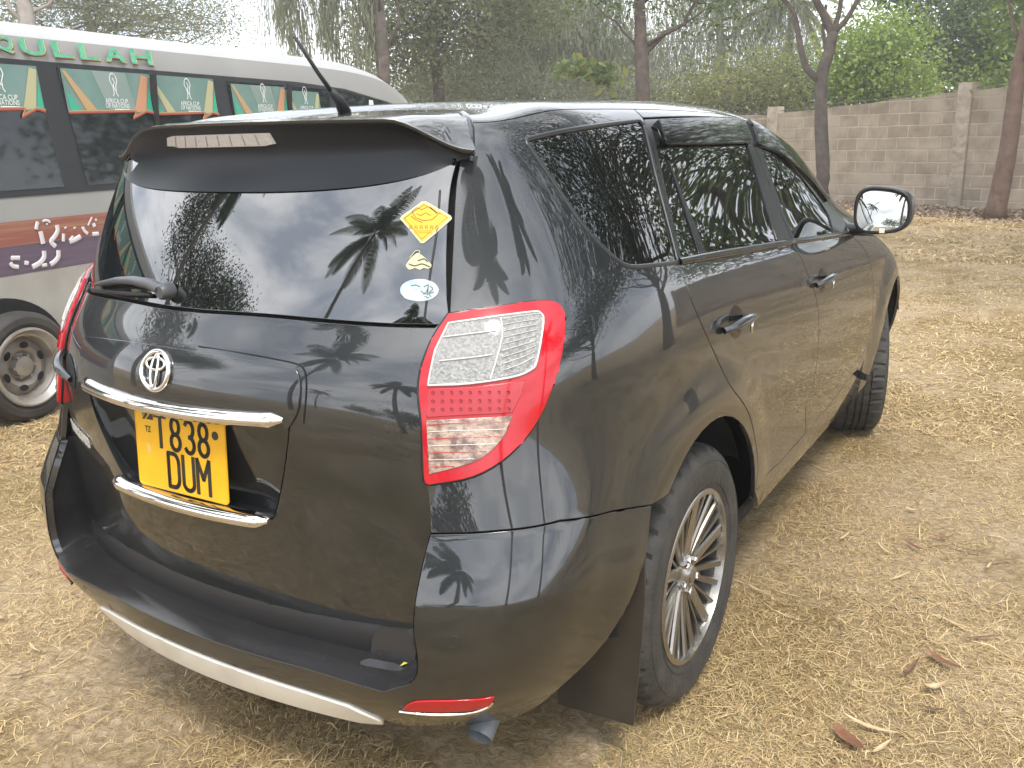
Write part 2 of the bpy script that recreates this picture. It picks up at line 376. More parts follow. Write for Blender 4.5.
paint=mat('car_paint',(.0050,.0080,.0105),.42,.3,1.0,1.5,spec=.25,coatrough=.012,coatior=1.72,noise=(3,(.0070,.0105,.0135),.4,.7)); 
def dusty(m,amt=.5,cr=(.005,.030)):
    t=m.node_tree; b=t.nodes['Principled BSDF']; l=t.links.new; g=t.nodes.new('ShaderNodeTexCoord')
    n=t.nodes.new('ShaderNodeTexNoise'); n.inputs['Scale'].default_value=5; n.inputs['Detail'].default_value=8; n.inputs['Roughness'].default_value=.7; l(g.outputs['Object'],n.inputs[0])
    if cr:
        mr=t.nodes.new('ShaderNodeMapRange'); mr.inputs[1].default_value=.45; mr.inputs[2].default_value=.75; mr.inputs[3].default_value=cr[0]; mr.inputs[4].default_value=cr[1]; l(n.outputs[0],mr.inputs[0]); l(mr.outputs[0],b.inputs['Coat Roughness'])
    s=t.nodes.new('ShaderNodeSeparateXYZ'); l(g.outputs['Object'],s.inputs[0]); h=t.nodes.new('ShaderNodeMapRange'); h.inputs[1].default_value=.95; h.inputs[2].default_value=.25; h.inputs[3].default_value=.04; h.inputs[4].default_value=amt; l(s.outputs[2],h.inputs[0])
    mu=t.nodes.new('ShaderNodeMath'); mu.operation='MULTIPLY'; l(n.outputs[0],mu.inputs[0]); l(h.outputs[0],mu.inputs[1])
    dd=t.nodes.new('ShaderNodeBsdfDiffuse'); dd.inputs[0].default_value=(.22,.175,.12,1); mx_=t.nodes.new('ShaderNodeMixShader'); l(mu.outputs[0],mx_.inputs[0]); l(b.outputs[0],mx_.inputs[1]); l(dd.outputs[0],mx_.inputs[2]); l(mx_.outputs[0],t.nodes['Material Output'].inputs[0])
dusty(paint,.035)
glass=mat('tinted_glass',(.004,.005,.005),.012,0,0,2.35)
sideglass=mat('side_glass',(.004,.005,.0045),.012,0,0,1.95)
black=mat('black_plastic',(.012,.012,.013),.42,bump=(400,.15))
blackgl=mat('black_gloss_trim',(.008,.008,.009),.16)
dark=mat('dark_inside',(.004,.004,.004),.9)
rubber=mat('window_rubber',(.016,.017,.018),.32)
chrome=mat('chrome',(.72,.70,.68),.07,1)
silver=mat('silver_paint',(.66,.64,.58),.32,.25,.4,noise=(6,(.54,.51,.45),.45,.75))
greyplast=mat('grey_bumper_top',(.010,.011,.014),.15,bump=(250,.03)); dusty(greyplast,.10,None)
car=empty('parked_car',(0,0,0)); tag(car,'dark green black SUV with tinted windows and yellow number plate parked on dry grass','car')

# ---- feature lines, traced on the car's surface
cutTop=spl([(459,165),(455,190),(452,250),(449,314)],4)                     # glass edge / D pillar
cutLamp=spl([(449,314),(430,345),(419,383),(422,427),(425,479),(428,500),(430,534)],4)
LT=P2(cutTop); LL=P2(cutLamp)
cutB=P2(spl([(430,534),(424,556),(415,600),(413,630),(416,652)],4))
u_c=LL[-1]
bumpTop=P2([(430,534),(465,533.5),(500,531),(560,521),(610,512),(652,505)])
def arc(yc,zc,r,a0,a1,n=22): return [(yc+r*math.cos(R(a0+(a1-a0)*i/n)),zc+r*math.sin(R(a0+(a1-a0)*i/n))) for i in range(n+1)]
ARC=.43
archR=YZ(arc(1.0,.375,ARC,180-21,8))      # from behind, over the top, to the front
ab=YZ([bp_ for bp_ in arc(1.0,.375,ARC,180+5,180-21,6)])
setnet(0)
ab0=bumpTop[-1]
sides=(car,car)
VR=12.75
glassBot=P2(spl([(200,312),(262,316),(330,322),(390,326),(449,327)],4),1)
glassBot=[(0,glassBot[0][1])]+[q for q in glassBot if q[0]>.05]
LTu=[q for q in LT]; uT=LT[0][0]
# ---- rear window
gp=glassBot+LT[::-1][1:]+[(uT-.02,12.2),(0,12.2)]
rw=patch('rear_window',gp,glass,car,mirror=0,mid=True,net=2,off=-.001,gap=.003)
# ---- tailgate
tgBot=XZ([(x,.515+.05*x*x) for x in np.linspace(0,.575,12)],1); tgBot[0]=(0,tgBot[0][1])
cb=[q for q in cutB if q[1]>tgBot[-1][1]+.05]
recess=XZ(spl([(0,1.015),(.20,1.015),(.325,1.012),(.340,.985),(.31,.88),(.262,.775),(.24,.765)],3))+XZ([(.15,.763),(0,.762)])
recess[0]=(0,recess[0][1]); recess[-1]=(0,recess[-1][1])
garn=XZ([(0,1.13),(.12,1.128),(.25,1.12),(.33,1.112)])+XZ(spl([(.33,1.112),(.352,1.107),(.365,1.085),(.368,1.05),(.362,1.02),(.340,.985)],3))[1:]
# tailgate polygon goes round the recess (recess touches the centre line)
tp=[(0,tgBot[0][1])]+tgBot[1:]+cb[::-1]+LL[::-1]+glassBot[::-1][1:-1]+[(0,glassBot[0][1])]
tp1=tp+recess
tailgate=patch('tailgate',tp1,paint,car,mirror=0,mid=True,net=1)
# garnish: a panel standing 6 mm proud above the plate; its lower edge hides behind the chrome strip
g2=[(0,recess[0][1])]+[q for q in recess[1:] if q[1]>xz2uv(.3,1.0)[1]][:8]
gpoly=[(0,garn[0][1])]+garn[1:]+XZ([(.325,1.012),(.20,1.015)])+[(0,recess[0][1])]
garnish=patch('garnish',gpoly,paint,tailgate,mirror=0,mid=True,net=1,off=.007,gap=0)
# recess floor
def dep_(x): return .010+.036*sm(.33,.20,x)
def deep(vo,P,Nn):
    P=P.copy(); P[:,1]+=dep_(P[:,0]); return P,Nn
rf=patch('plate_recess',recess,paint,tailgate,mirror=0,mid=True,net=1,fn=deep,rim=False)
# recess walls
setnet(1); rr=np.array(dens([q for q in recess]+[recess[-1]],.12)); rr=np.array([q for q in rr]); P=S(rr[:,0],rr[:,1]); setnet(0)
keep=[i for i in range(len(rr))]; V=[];F=[]
for i in keep: V+= [P[i],P[i]+np.array([0,dep_(P[i][0])+.001,0])]
for i in range(len(keep)-1):
    if rr[keep[i]][0]<1e-6 and rr[keep[i+1]][0]<1e-6: continue
    F.append((2*i,2*i+2,2*i+3,2*i+1))
V=np.array(V); n=len(V); V=np.concatenate([V,V*[-1,1,1]]); F+=[tuple(j+n for j in f[::-1]) for f in F]
mesh_obj('recess_wall',V,F,paint,tailgate,True)
# ---- bumper
lipc=XZ([(x,.445) for x in np.linspace(0,.555,12)],0); lipc[0]=(0,lipc[0][1])
lround=P2(spl([(401,686),(410,683),(416,675),(417,662),(416,652)],3),0)
skx=np.linspace(0,.44,9)
skT=XZ([(x,.387-.11*x*x) for x in skx]+[(.47,.35),(.50,.33)],0); skT[0]=(0,skT[0][1])
skB=XZ([(x,.315-.08*x*x) for x in skx]+[(.47,.305),(.50,.312)],0); skB[0]=(0,skB[0][1])
bb=[skT[-1]]+P2(spl([(412,727),(434,725.5),(475,725),(507,721),(535,708),(554,693),(590,660),(615,628),(635,590),(647,548),(652,505)],4),0)
bp_=bumpTop+[]      # u_c -> arch
print('bumpTop',np.round(bumpTop,2)); print('skT',np.round(skT,2),np.round(bb,2))
poly=lipc+lround+cutB[::-1][1:]+bumpTop[1:]+bb[::-1][1:]+skT[::-1]
bumper=patch('rear_bumper',poly,paint,car,mirror=0,mid=True,net=0,gap=.0015,skirt=.02)
def bulge(vo,P,Nn):
    P=P+Nn*.006; return P,Nn
skid=patch('silver_skid_strip',skT+skB[::-1],silver,bumper,mirror=0,mid=True,fn=bulge,skirt=.03)
# shelf on top of the bumper
lc=np.array(lipc+lround+cutB[::-1][1:])
L0=S(lc[:,0],lc[:,1]); 
def strip(name,A,B_,m,parent,mid=True,sm_=True,seg=3,prof=None):
    V=[];F=[];n=len(A)
    for i in range(n):
        for k in range(seg+1):
            t=k/seg; p=A[i]*(1-t)+B_[i]*t
            if prof: p=p+prof(t)
            V.append(p)
    for i in range(n-1):
        for k in range(seg): a=i*(seg+1)+k; F.append((a,a+seg+1,a+seg+2,a+1))
    V=np.array(V); m_=len(V); V=np.concatenate([V,V*[-1,1,1]]); F+=[tuple(j+m_ for j in f[::-1]) for f in F]
    return mesh_obj(name,V,F,m,parent,sm_)
nl=len(lipc)+4
shelfA=L0[:nl].copy(); 
def tg_at(x,z):
    u,v=xz2uv(x,z,1); setnet(1); p=S(u,v); setnet(0); return p
shelfB=np.array([[p[0]*.985,tg_at(min(p[0]*.985,.60),.50)[1]-.004,p[2]+.012] for p in shelfA])
strip('bumper_shelf',shelfA+[0,.001,-.001],shelfB,greyplast,bumper,seg=4,prof=lambda t:np.array([0,0,.006*math.sin(t*math.pi)]))
top=np.array([[p[0],tg_at(min(p[0],.60),.52)[1]+.02,.56] for p in shelfB])
strip('bumper_riser',shelfB,top,black,bumper,seg=3,prof=lambda t:np.array([0,-.012*math.sin(t*math.pi),0]))
# cheek walls at both ends of the opening
ck=L0[nl-4:]; ck2=ck+np.array([.0,.16,.01])
for s in (1,-1):
    V=[tuple(p*[s,1,1]) for a_,b_ in zip(ck,ck2) for p in (a_,(a_+b_)/2,b_)]; F=[(i*3+k,i*3+3+k,i*3+4+k,i*3+1+k) for i in range(len(ck)-1) for k in (0,1)]
    mesh_obj('bumper_cheek',V,F,greyplast,bumper,True)
# licence: steps near the right end (pads)
# ---- side panels
rd=spl([(679,264),(685,281),(693,304),(711,345),(729,383),(744,404),(751,420),(756,445),(758,468),(755,491)],3)
RDC=P2(rd)
fd=spl([(793,244),(800,256),(806,270),(816,297),(819,332),(814,382),(806,405),(806,434)],3); FDC=P2(fd)
fe=spl([(850,235),(862,246),(870,262),(873,282),(873,302),(872,325),(866,345),(858,370)],3); FEC=P2(fe)
sill=P2([(758,489),(780,462),(806,433)]); sill2=P2([(806,433),(830,404),(853,374)])
# arch
AC=(.975,.375); AR=.452
zb=S(*bumpTop[-1]); a_st=math.degrees(math.atan2(zb[2]-AC[1],zb[1]-AC[0]))
arcR=YZ([(AC[0]+AR*math.cos(R(a)),AC[1]+AR*math.sin(R(a))) for a in np.linspace(a_st,9,18)])
pil=P2([(643.5,119),(655,165),(667,213),(679,264)])
qw=P2(spl([(527,139),(560,131.5),(600,125),(639,120)],3)[:-1].tolist()+[(639,120),(644,125),(655,170),(667,217),(678,260)]+spl([(678,262),(655,265),(631,266.5),(617,260),(601,245),(585,227),(571,208),(541,163),(527,143)],3).tolist())
uq=pil[0][0]
uS=uT-.02
qpoly=bumpTop+arcR[1:]+RDC[::-1]+pil[::-1][1:]+[(uq,VR),(uS,VR),(uS,12.2)]+LT+LL[1:-1]
for s,nm in ((1,'quarter_panel'),(-1,'quarter_panel')):
    qp=patch(nm,qpoly,paint,car,holes=[qw],mirror=s)
    w_=patch('quarter_window',qw,sideglass,qp,mirror=s,off=-.003,gap=.001)
    ribbon('window_seal',dens(qw,.12),rubber,w_,w=.0065,h=.0045,mirror=s,closed=True,off=-.001)
# belt line and doors
belt1=P2([(679,262),(700,257.5),(730,252),(760,247),(793,241.5)]); belt2=P2([(793,241.5),(815,238.5),(840,235),(850,233)])
ftop=P2(spl([(742,119.5),(756,123.5),(770,131),(782,140),(793,149.5),(816,177),(833,203),(843,220),(850,233)],2))
rg=P2([(663,145),(747,146),(777,240.5),(707,251.5)]); rg_=rg
rfix=P2([(652,127),(658,128.5),(700,254),(682,258)])
rmain=P2([(662,124),(743,124),(748,146),(778,240.5),(707,251.5),(663,143)])
rfpoly=P2([(643.5,118.5),(690,117),(742,119.5),(752,142),(765,172),(780,210),(793,241.5)])+belt1[::-1][1:]+pil[::-1][1:-1]
fmain=P2(spl([(754,130),(770,140),(785,156),(797,171),(815,194),(828,213),(834,233)],2).tolist()+[(795,238)]+[(763,152)])
fpil=[ftop[0]]+P2([(752,142),(765,172),(780,210)])+[belt2[0]]
ffpoly=fpil+belt2[1:-1]+ftop[::-1][:-1]
for s in (1,-1):
    rdp=patch('rear_door',RDC+sill[1:]+FDC[::-1][1:]+belt1[::-1],paint,car,mirror=s)
    fr=patch('window_frame',rfpoly,blackgl,rdp,holes=[rfix,rmain],mirror=s,off=-.001)
    patch('door_window',rmain,sideglass,rdp,mirror=s,off=-.006,gap=0)
    patch('fixed_window',rfix,sideglass,rdp,mirror=s,off=-.006,gap=0)
    ribbon('belt_trim',dens(belt1,.1)[:-1],blackgl,rdp,w=.010,h=.007,mirror=s,off=.002)
    fdp=patch('front_door',FDC+sill2[1:]+FEC[::-1]+belt2[::-1],paint,car,mirror=s)
    patch('window_frame',ffpoly,blackgl,fdp,holes=[fmain],mirror=s,off=-.001)
    patch('door_window',fmain,sideglass,fdp,mirror=s,off=-.006,gap=0)
    ribbon('belt_trim',dens(belt2,.1)[:-2],blackgl,fdp,w=.010,h=.007,mirror=s,off=.002)
    # sill, fender, pillar
    arcF=YZ([(3.78+.445*math.cos(R(a)),.375+.445*math.sin(R(a))) for a in np.linspace(178,2,18)])
    e0=FEC[0]
    fender=patch('front_fender',FEC+arcF+YZ([(4.24,.40)])+[(13.2,2.2),(13.2,6.2),(12.3,7.3),(11.0,7.6)],paint,car,mirror=s)
    pl=[(uq,VR)]+P2([(643.5,118)])+P2([(690,116.5)])+ftop+[(11.0,7.6),(12.25,8.6),(12.25,VR)]
    patch('front_pillar',pl,paint,car,mirror=s)
    sp=[(arcR[-1][0],arcR[-1][1]-.02)]
    yz1=S(*sill[0])
    patch('side_sill',[RDC[-1]]+sill[1:]+sill2[1:]+YZ([(3.32,.37),(3.30,.31),(1.60,.33)]),paint,car,mirror=s)
    patch('headlamp',[(13.2,4.9),(14.4,4.9),(14.2,6.1),(13.2,6.2)],glass,car,mirror=s,off=.004)
# ---- roof, hood, windscreen, front
roof=patch('roof',[(0,13.3),(uS,13.3),(uS,VR),(uq,VR),(12.25,VR),(UM,VR),(UM,VM),(0,VM)],paint,car,mirror=0,mid=False,rim=False,step=.14)
patch('roof_end',[(0,12.2),(uS,12.2),(uS,13.3),(0,13.3)],black,car,mirror=0,rim=False,off=-.003)
patch('windscreen',[(12.25,8.6),(UM,8.6),(UM,VR),(12.25,VR)],sideglass,car,mirror=0,mid=True)
patch('bonnet',[(11.0,7.6),(12.3,7.3),(13.2,6.25),(UM,6.25),(UM,8.6),(12.25,8.6)],paint,car,mirror=0,mid=True)
patch('front_bumper',[(13.2,.8),(UM,.8),(UM,4.9),(13.2,4.9)],paint,car,mirror=0,mid=True)
patch('grille',[(14.4,4.95),(UM,4.95),(UM,6.2),(14.2,6.2)],black,car,mirror=0,mid=True)
# ---------------------------------------------------------------- tail lights
lampred=mat('lamp_red',(.42,.004,.012),.10,0,.35,1.42,noise=(60,(.36,.006,.012),.4,.7)); lampclear=mat('lamp_clear',(.26,.26,.245),.10,.15,1,bump=(170,.6,.01),noise=(120,(.17,.17,.16),.42,.62))
lampwhite=mat('lamp_white_frame',(.50,.485,.46),.2,0,1); lampdark=mat('lamp_red_dark',(.36,.004,.012),.2,0,.5); lampamber=mat('lamp_pinkish_reflector',(.40,.30,.235),.10,.25,1,bump=(90,.5,.01),noise=(45,(.16,.09,.07),.42,.60))
lo=P2(spl([(448,314.6),(500,307),(535,302)],3)[:-1].tolist()+spl([(535,302),(551,302.5),(560,309),(563.5,324),(557,366.6),(537,418.6),(509.4,454),(474,476),(430,484.5)],4).tolist()+spl([(430,484.5),(425.5,482),(423.5,470),(421.9,426.8),(418.8,383),(430,344.7),(448,314.6)],4)[1:-1].tolist())
lw=P2([(449,325.6),(490,320)]+spl([(490,320),(530,314.8),(538,316),(541,325),(534.5,362),(528,371),(510,378),(468,384.4),(428.7,386)],3)[1:].tolist()+[(436,352)])
lm=P2([(429,389),(470,387.5),(524.5,380),(518,398),(510.8,412),(470,414.5),(427,417)])
lc_=P2([(427,419.5),(470,417.5),(510.8,414.8)]+spl([(510.8,414.8),(501,437.7),(476.6,459.6),(430,473)],3)[1:].tolist())
def pts_on(uv,off): 
    uv=np.array(uv); return S(uv[:,0],uv[:,1])+N(uv[:,0],uv[:,1])*off
for s in (1,-1):
    tl=patch('tail_light',lo,lampred,car,mirror=s,off=.014,skirt=.040,step=.08)
    ribbon('lamp_seal',dens(lo,.12),blackgl,tl,w=.0035,h=.003,mirror=s,closed=True,off=.003)
    a=patch('reversing_lens',lw,lampclear,tl,mirror=s,off=.0175,skirt=.006,gap=0,step=.06)
    ribbon('lens_frame',dens(lw,.1),lampwhite,a,w=.0022,h=.0018,mirror=s,closed=True,off=.0178)
    for q in ([(444,340),(485,335),(496,334)],[(440,363),(470,360),(492,357)]): ribbon('lens_rib',P2(spl(q,3)),lampwhite,a,w=.0018,h=.0025,mirror=s,off=.0185)
    ribbon('lens_rib',P2(spl([(500,321),(502,335),(498,355),(490,380)],3)),lampwhite,a,w=.0020,h=.0028,mirror=s,off=.0185)
    for k in range(9):
        t=k/9; ribbon('lens_rib',P2([(502,322+56*t),(520,320+52*t-1),(537-6*t,317+47*t)]),lampwhite,a,w=.0009,h=.0022,mirror=s,off=.0182)
    b=patch('brake_lens',lm,lampdark,tl,mirror=s,off=.0170,skirt=.005,gap=0,step=.06)
    m_=MB()
    for j in range(3):
        for i in range(9):
            x=434+i*9.2; y=393+j*8-.12*i
            if x>520-j*6: continue
            p=pts_on([px2uv(x,y)],.0182)[0]
            m_.lathe([(.0001,.0018),(.0022,.0012),(.0034,0),(.0036,-.002)],8,'y',centre=p*np.array([s,1,1]))
    m_.V=[(v[0],v[1],v[2]) for v in m_.V]; o=m_.build('led_row',lampred,b,True)
    c=patch('indicator_lens',lc_,lampamber,tl,mirror=s,off=.0172,skirt=.006,gap=0,step=.06)
    ends=[(510,421),(507,427),(503,434),(497,441),(489,449),(477,457),(455,465)]
    for k in range(7):
        y=424+k*6.9; ribbon('lens_rib',P2([(428+k*.4,y),(455,y-1.5*(1-k/8)),(ends[k][0]-3,y-3.5*(1-k/7))]),lampwhite if k%2 else lampred,c,w=.0008,h=.0018,mirror=s,off=.0178)
# lower reflector in the bumper
rf_=P2(spl([(402,708),(416,701),(450,700),(480,698.5),(494,696)],3).tolist()+spl([(494,697),(490,704),(470,709.5),(435,711),(402,709.5)],3).tolist()[:-1])
rc_=P2(spl([(400,709.5),(430,712.5),(465,711.5),(486,706),(493,700)],4))
for s in (1,-1):
    patch('fog_reflector',rf_,lampred,bumper,mirror=s,off=.004,gap=0,step=.08)
    ribbon('reflector_trim',rc_,chrome,bumper,w=.0026,h=.004,mirror=s,off=.004)
    pk=MB(); c=np.array(S(*px2uv(454,642))); n=N(*px2uv(454,642)); 
    ring=[px2uv(454+6.5*math.cos(a),642+6*math.sin(a)) for a in np.linspace(0,2*math.pi,17)[:-1]]
    ribbon('parking_sensor',ring,black,bumper,w=.0012,h=.0008,mirror=s,closed=True,off=.0)
# ---------------------------------------------------------------- spoiler
kk=np.linspace(-1,1,61); V=[];F=[]; prof_n=0
def spoint(k):
    a=abs(k); sx=np.sign(k); u=min(a,1)*2.74
    setnet(0)
    T1=S(u,13.7-.75*a**4)+np.array([0,.0,.004]); T2=S(u,13.25-.45*a**4)+np.array([0,0,.008])
    x=.60*a; e=sm(.74,1.0,a) if sx>=0 else sm(.40,1.0,a)
    L_=np.array([x,.235+.36*x*x+(.02 if sx>=0 else .05)*e,1.602-.02*x*x-.062*e]); 
    setnet(1); vg=10.72+.75*a**3; G=S(u,vg)+N(u,vg)*.004; setnet(0)
    Mid=L_*.5+G*.5+np.array([-.01*a,.022*(1-.6*e),.006*(1-e)])
    tp=[T1,T2,L_*.55+T2*.45+np.array([0,0,.004]),L_+np.array([0,.012,.0015]),L_+np.array([0,.003,0]),L_,L_+np.array([0,.001,-.006]),L_+np.array([0,.008,-.012]),Mid+np.array([0,.0,.016]),Mid+np.array([0,.006,-.012]),G,G+np.array([0,.03,-.002])]
    return [p*np.array([sx if sx else 1,1,1]) for p in tp]
for k in kk:
    q=spoint(k); prof_n=len(q); V+=q
for i in range(len(kk)-1):
    for j in range(prof_n-1): F.append((i*prof_n+j,(i+1)*prof_n+j,(i+1)*prof_n+j+1,i*prof_n+j+1))
V=[tuple(v) for v in V]
# end caps
F.append(tuple(range(prof_n))); F.append(tuple((len(kk)-1)*prof_n+j for j in range(prof_n-1,-1,-1)))
darkpaint=mat('spoiler_underside',(.009,.011,.014),.35,0,0,1.35)
spo=mesh_obj('spoiler',V,F,[paint,darkpaint],car); 
for p in spo.data.polygons:
    j=min(v%prof_n for v in p.vertices)
    if len(p.vertices)==4 and j>=6: p.material_index=1
autosmooth(spo,50)
def face_at(x,t):   # point on the spoiler's rear face, t 0 lip .. 1 middle
    k=x/.60; q=spoint(k); return q[7]*(1-t)+q[8]*t
brk=mat('brake_lamp_lens',(.33,.305,.28),.22,0,.6,bump=(200,.3))
bl=MB(); xs=np.linspace(-.175,.155,15); V=[];F=[]
for x in xs:
    a=face_at(x,.30+.1*(abs(x)>.16)); b=face_at(x,.98-.1*(abs(x)>.15)); V+=[a+[0,-.006,0],b+[0,-.008,0],b+[0,.01,0],a+[0,.01,0]]
for i in range(len(xs)-1): F+=[(i*4+j,i*4+4+j,i*4+4+(j+1)%4,i*4+(j+1)%4) for j in range(4)]
F+=[(0,1,2,3),tuple(4*(len(xs)-1)+j for j in (3,2,1,0))]
bk=mesh_obj('brake_light',V,F,brk,spo); autosmooth(bk,30)
m_=MB()
for i in range(1,9):
    x=-.175+.33*i/9; a=face_at(x,.35); b=face_at(x,.93); m_.tube([a+[0,-.0065,0],b+[0,-.0085,0]],.0012,5)
m_.build('lens_divider',mat('brake_divider',(.17,.14,.12),.4),bk)
# body-coloured cover strip between spoiler and body side
for s in (1,-1):
    ribbon('spoiler_joint',[(2.80,v) for v in np.linspace(11.35,13.7,14)],paint,car,w=.009,h=.006,mirror=s,off=.001)
# ---------------------------------------------------------------- chrome strips, emblem
def bar_along(name,x0,x1,z,zc,hh,dd,m,parent,off,taper=.12,net=1,n=31,zf=None):
    """D-section bar across the tailgate"""
    V=[];F=[];pr=[(-.5,.0),(-.5,.6),(-.35,.9),(-.1,1),(.15,.92),(.36,.72),(.5,.35),(.5,0)]
    for i in range(n):
        t=i/(n-1); x=x0+(x1-x0)*t; e=min(1,min(t,1-t)/taper); sc_=.35+.65*math.sqrt(1-(1-e)**2)
        zz=z+zc*x*x; 
        setnet(net); u,v=xz2uv(abs(x),zz,net); setnet(net); y=S(u,v)[1]; setnet(0)
        for a,b in pr: V.append((x,y+off-b*dd*sc_,zz+a*hh*sc_))
    k=len(pr)
    for i in range(n-1): F+=[(i*k+j,(i+1)*k+j,(i+1)*k+(j+1)%k,i*k+(j+1)%k) for j in range(k)]
    F+=[tuple(range(k)),tuple((n-1)*k+j for j in range(k-1,-1,-1))]
    return autosmooth(mesh_obj(name,V,F,m,parent),35)
bar_along('chrome_strip',-.335,.335,1.002,.05,.032,.024,chrome,tailgate,-.002,.03)
bar_along('lower_chrome_strip',-.268,.262,.764,.06,.032,.028,chrome,tailgate,-.014,.06)
def ring_on(name,cx,cz,rx,rz,rad,m,parent,lift,tiltx=0,a0=0,a1=360,z2=1):
    pts=[]
    full=abs(a1-a0)>=359.9; n=40
    for i in range(n if full else n+1):
        a=R(a0+(a1-a0)*i/n); x=cx+rx*math.cos(a); z=cz+rz*math.sin(a)
        u,v=xz2uv(abs(x),z,1); setnet(1); y=S(u,v)[1]; setnet(0); pts.append((x,y-lift,z))
    mb=MB(); mb.tube(pts,rad,8,closed=full,upv=(0,1,0)); return mb
eb=ring_on('e',0,1.083,.0445,.0400,.0062,chrome,tailgate,.011)
o_=ring_on('e',0,1.098,.030,.0125,.0036,chrome,tailgate,.012); eb.add(o_.V,o_.F)
o_=ring_on('e',0,1.083,.0105,.035,.0036,chrome,tailgate,.013); eb.add(o_.V,o_.F)
eb.build('emblem',chrome,tailgate,True)
# model lettering, left of the plate
V,F=text_mesh('VANGUARD',.040,.0012,sx=.86,bold=.0009); VV=[]
for x,y,z in V:
    xx=-.500+x*.80; zz=.826+y-.10*x; u,v=xz2uv(abs(xx),zz,1); setnet(1); yy=S(u,v)[1]; setnet(0); VV.append((xx,yy-.004-z,zz))
mesh_obj('model_lettering',VV,F,mat('badge_silver',(.62,.60,.55),.35,.3),tailgate)
# tailgate handle (left); a flat black oval gives its pocket's shade as colour
def tgp(x,z,o=0):
    u,v=xz2uv(abs(x),z,1); setnet(1); p=S(u,v)*[np.sign(x),1,1]+N(u,v)*[np.sign(x),1,1]*o; setnet(0); return p
hb=MB(); hb.tube([tgp(-.605+.009*i,1.030-.0030*i,.004+.018*math.sin(math.pi*i/15)) for i in range(16)],[.010+.004*math.sin(math.pi*i/15) for i in range(16)],10,flat=.8)
h_=autosmooth(hb.build('tailgate_handle',paint,tailgate),60)
V=[];F=[]
for i in range(17):
    for j in range(9):
        a=2*math.pi*i/16; r_=j/8; x=-.495+.060*r_*math.cos(a); z=1.000+.045*r_*math.sin(a); p=tgp(x,z,.0012); V.append(p)
for i in range(16):
    for j in range(8): F.append((i*9+j,(i+1)*9+j,(i+1)*9+j+1,i*9+j+1))
mesh_obj('pocket_shade',V,F,dark,h_,True)
# upper edge of the grip moulding
ridge=MB(); ridge.tube([tgp(-.60+.031*i,1.105-.0045*i+.00005*i*i,-.0005) for i in range(12)],.0022,6); ridge.build('moulding_edge',blackgl,tailgate,True)
ribbon('garnish_seam',XZ([(.10,1.139),(.25,1.131),(.33,1.122)]+spl([(.33,1.122),(.360,1.114),(.375,1.090),(.379,1.05),(.374,1.0)],4)[1:].tolist()),dark,tailgate,w=.0016,h=.0010,net=1,off=.0014)
# ---------------------------------------------------------------- number plate
yel=mat('plate_yellow',(.72,.385,.003),.42,0,.1,noise=(9,(.64,.33,.003),.45,.7)); ink=mat('plate_black',(.012,.012,.010),.5)
pl=empty('number_plate',(-.002,.050,.888)); pl.parent=tailgate
pl.rotation_euler=(R(-4),0,R(1.5))
W_,H_=.300,.212
def rrect(w,h,r,n=5):
    o=[]
    for cx,cz,a0 in ((w/2-r,h/2-r,0),(-w/2+r,h/2-r,90),(-w/2+r,-h/2+r,180),(w/2-r,-h/2+r,270)):
        for i in range(n+1): a=R(a0+90*i/n); o.append((cx+r*math.cos(a),cz+r*math.sin(a)))
    return o
mb=MB(); mb.prism(rrect(W_,H_,.012),-.002,.0,lambda p,z:(p[0],z,p[1])); pb=mb.build('plate',yel,pl)
mb=MB(); mb.tube([(x,-.0022,z) for x,z in rrect(W_-.006,H_-.006,.010)],.0014,6,closed=True,upv=(0,1,0)); mb.build('plate_rim',yel,pl,True)
def glyph(ch,w,h):
    a,b=w/2,h/2
    def arcp(cx,cz,rx,rz,a0,a1,n=10): return [(cx+rx*math.cos(R(a0+(a1-a0)*i/n)),cz+rz*math.sin(R(a0+(a1-a0)*i/n))) for i in range(n+1)]
    if ch=='T': return [[(-a,b),(a,b)],[(0,b),(0,-b)]]
    if ch=='8': return [arcp(0,b*.5,a*.86,b*.5,-90,270,16),arcp(0,-b*.5,a,b*.5,-90,270,16)]
    if ch=='3': return [arcp(0,b*.5,a*.9,b*.5,150,-90,12),arcp(0,-b*.5,a,b*.5,90,-150,12)]
    if ch=='D': return [[(-a,-b),(-a,b)]+arcp(0,b*.45,a,b*.55,90,0,6)+arcp(0,-b*.45,a,b*.55,0,-90,6)+[(-a,-b),(-a,b)]]
    if ch=='U': return [[(-a,b)]+arcp(0,-b*.6,a,b*.4,180,360,10)+[(a,b)]]
    if ch=='M': return [[(-a,-b),(-a,b),(0,-b*.15),(a,b),(a,-b)]]
def letters(txt,x0,dx,z,w,h,t):
    for i,ch in enumerate(txt):
        mb=MB()
        for k_,st in enumerate(glyph(ch,w*(1.12 if ch=='M' else 1),h)): 
            for (p,q) in zip(st[:-1],st[1:]):
                p,q=np.array(p),np.array(q); d=(q-p)/max(np.linalg.norm(q-p),1e-9); n_=np.array([-d[1],d[0]])*t/2; e=d*t*.28; c=[p-e+n_,p-e-n_,q+e-n_,q+e+n_]
                mb.prism([(x0+dx*i+v[0],z+v[1]) for v in c],-.0034-.0001*k_,-.0018,lambda p,zz:(p[0],zz,p[1]))
        mb.build('plate_character',ink,pl)
letters('T',-.062,0,.034,.036,.074,.0095); letters('838',-.012,.046,.034,.030,.074,.0095); letters('DUM',-.024,.049,-.053,.034,.080,.0098)
mb=MB(); mb.prism([(.010*math.cos(a)+.118,.010*math.sin(a)+.050) for a in np.linspace(0,6.283,15)[:-1]],-.0032,-.0022,lambda p,z:(p[0],z,p[1])); mb.build('plate_screw',ink,pl)
blu=mat('plate_flag_green',(.10,.22,.10),.5)
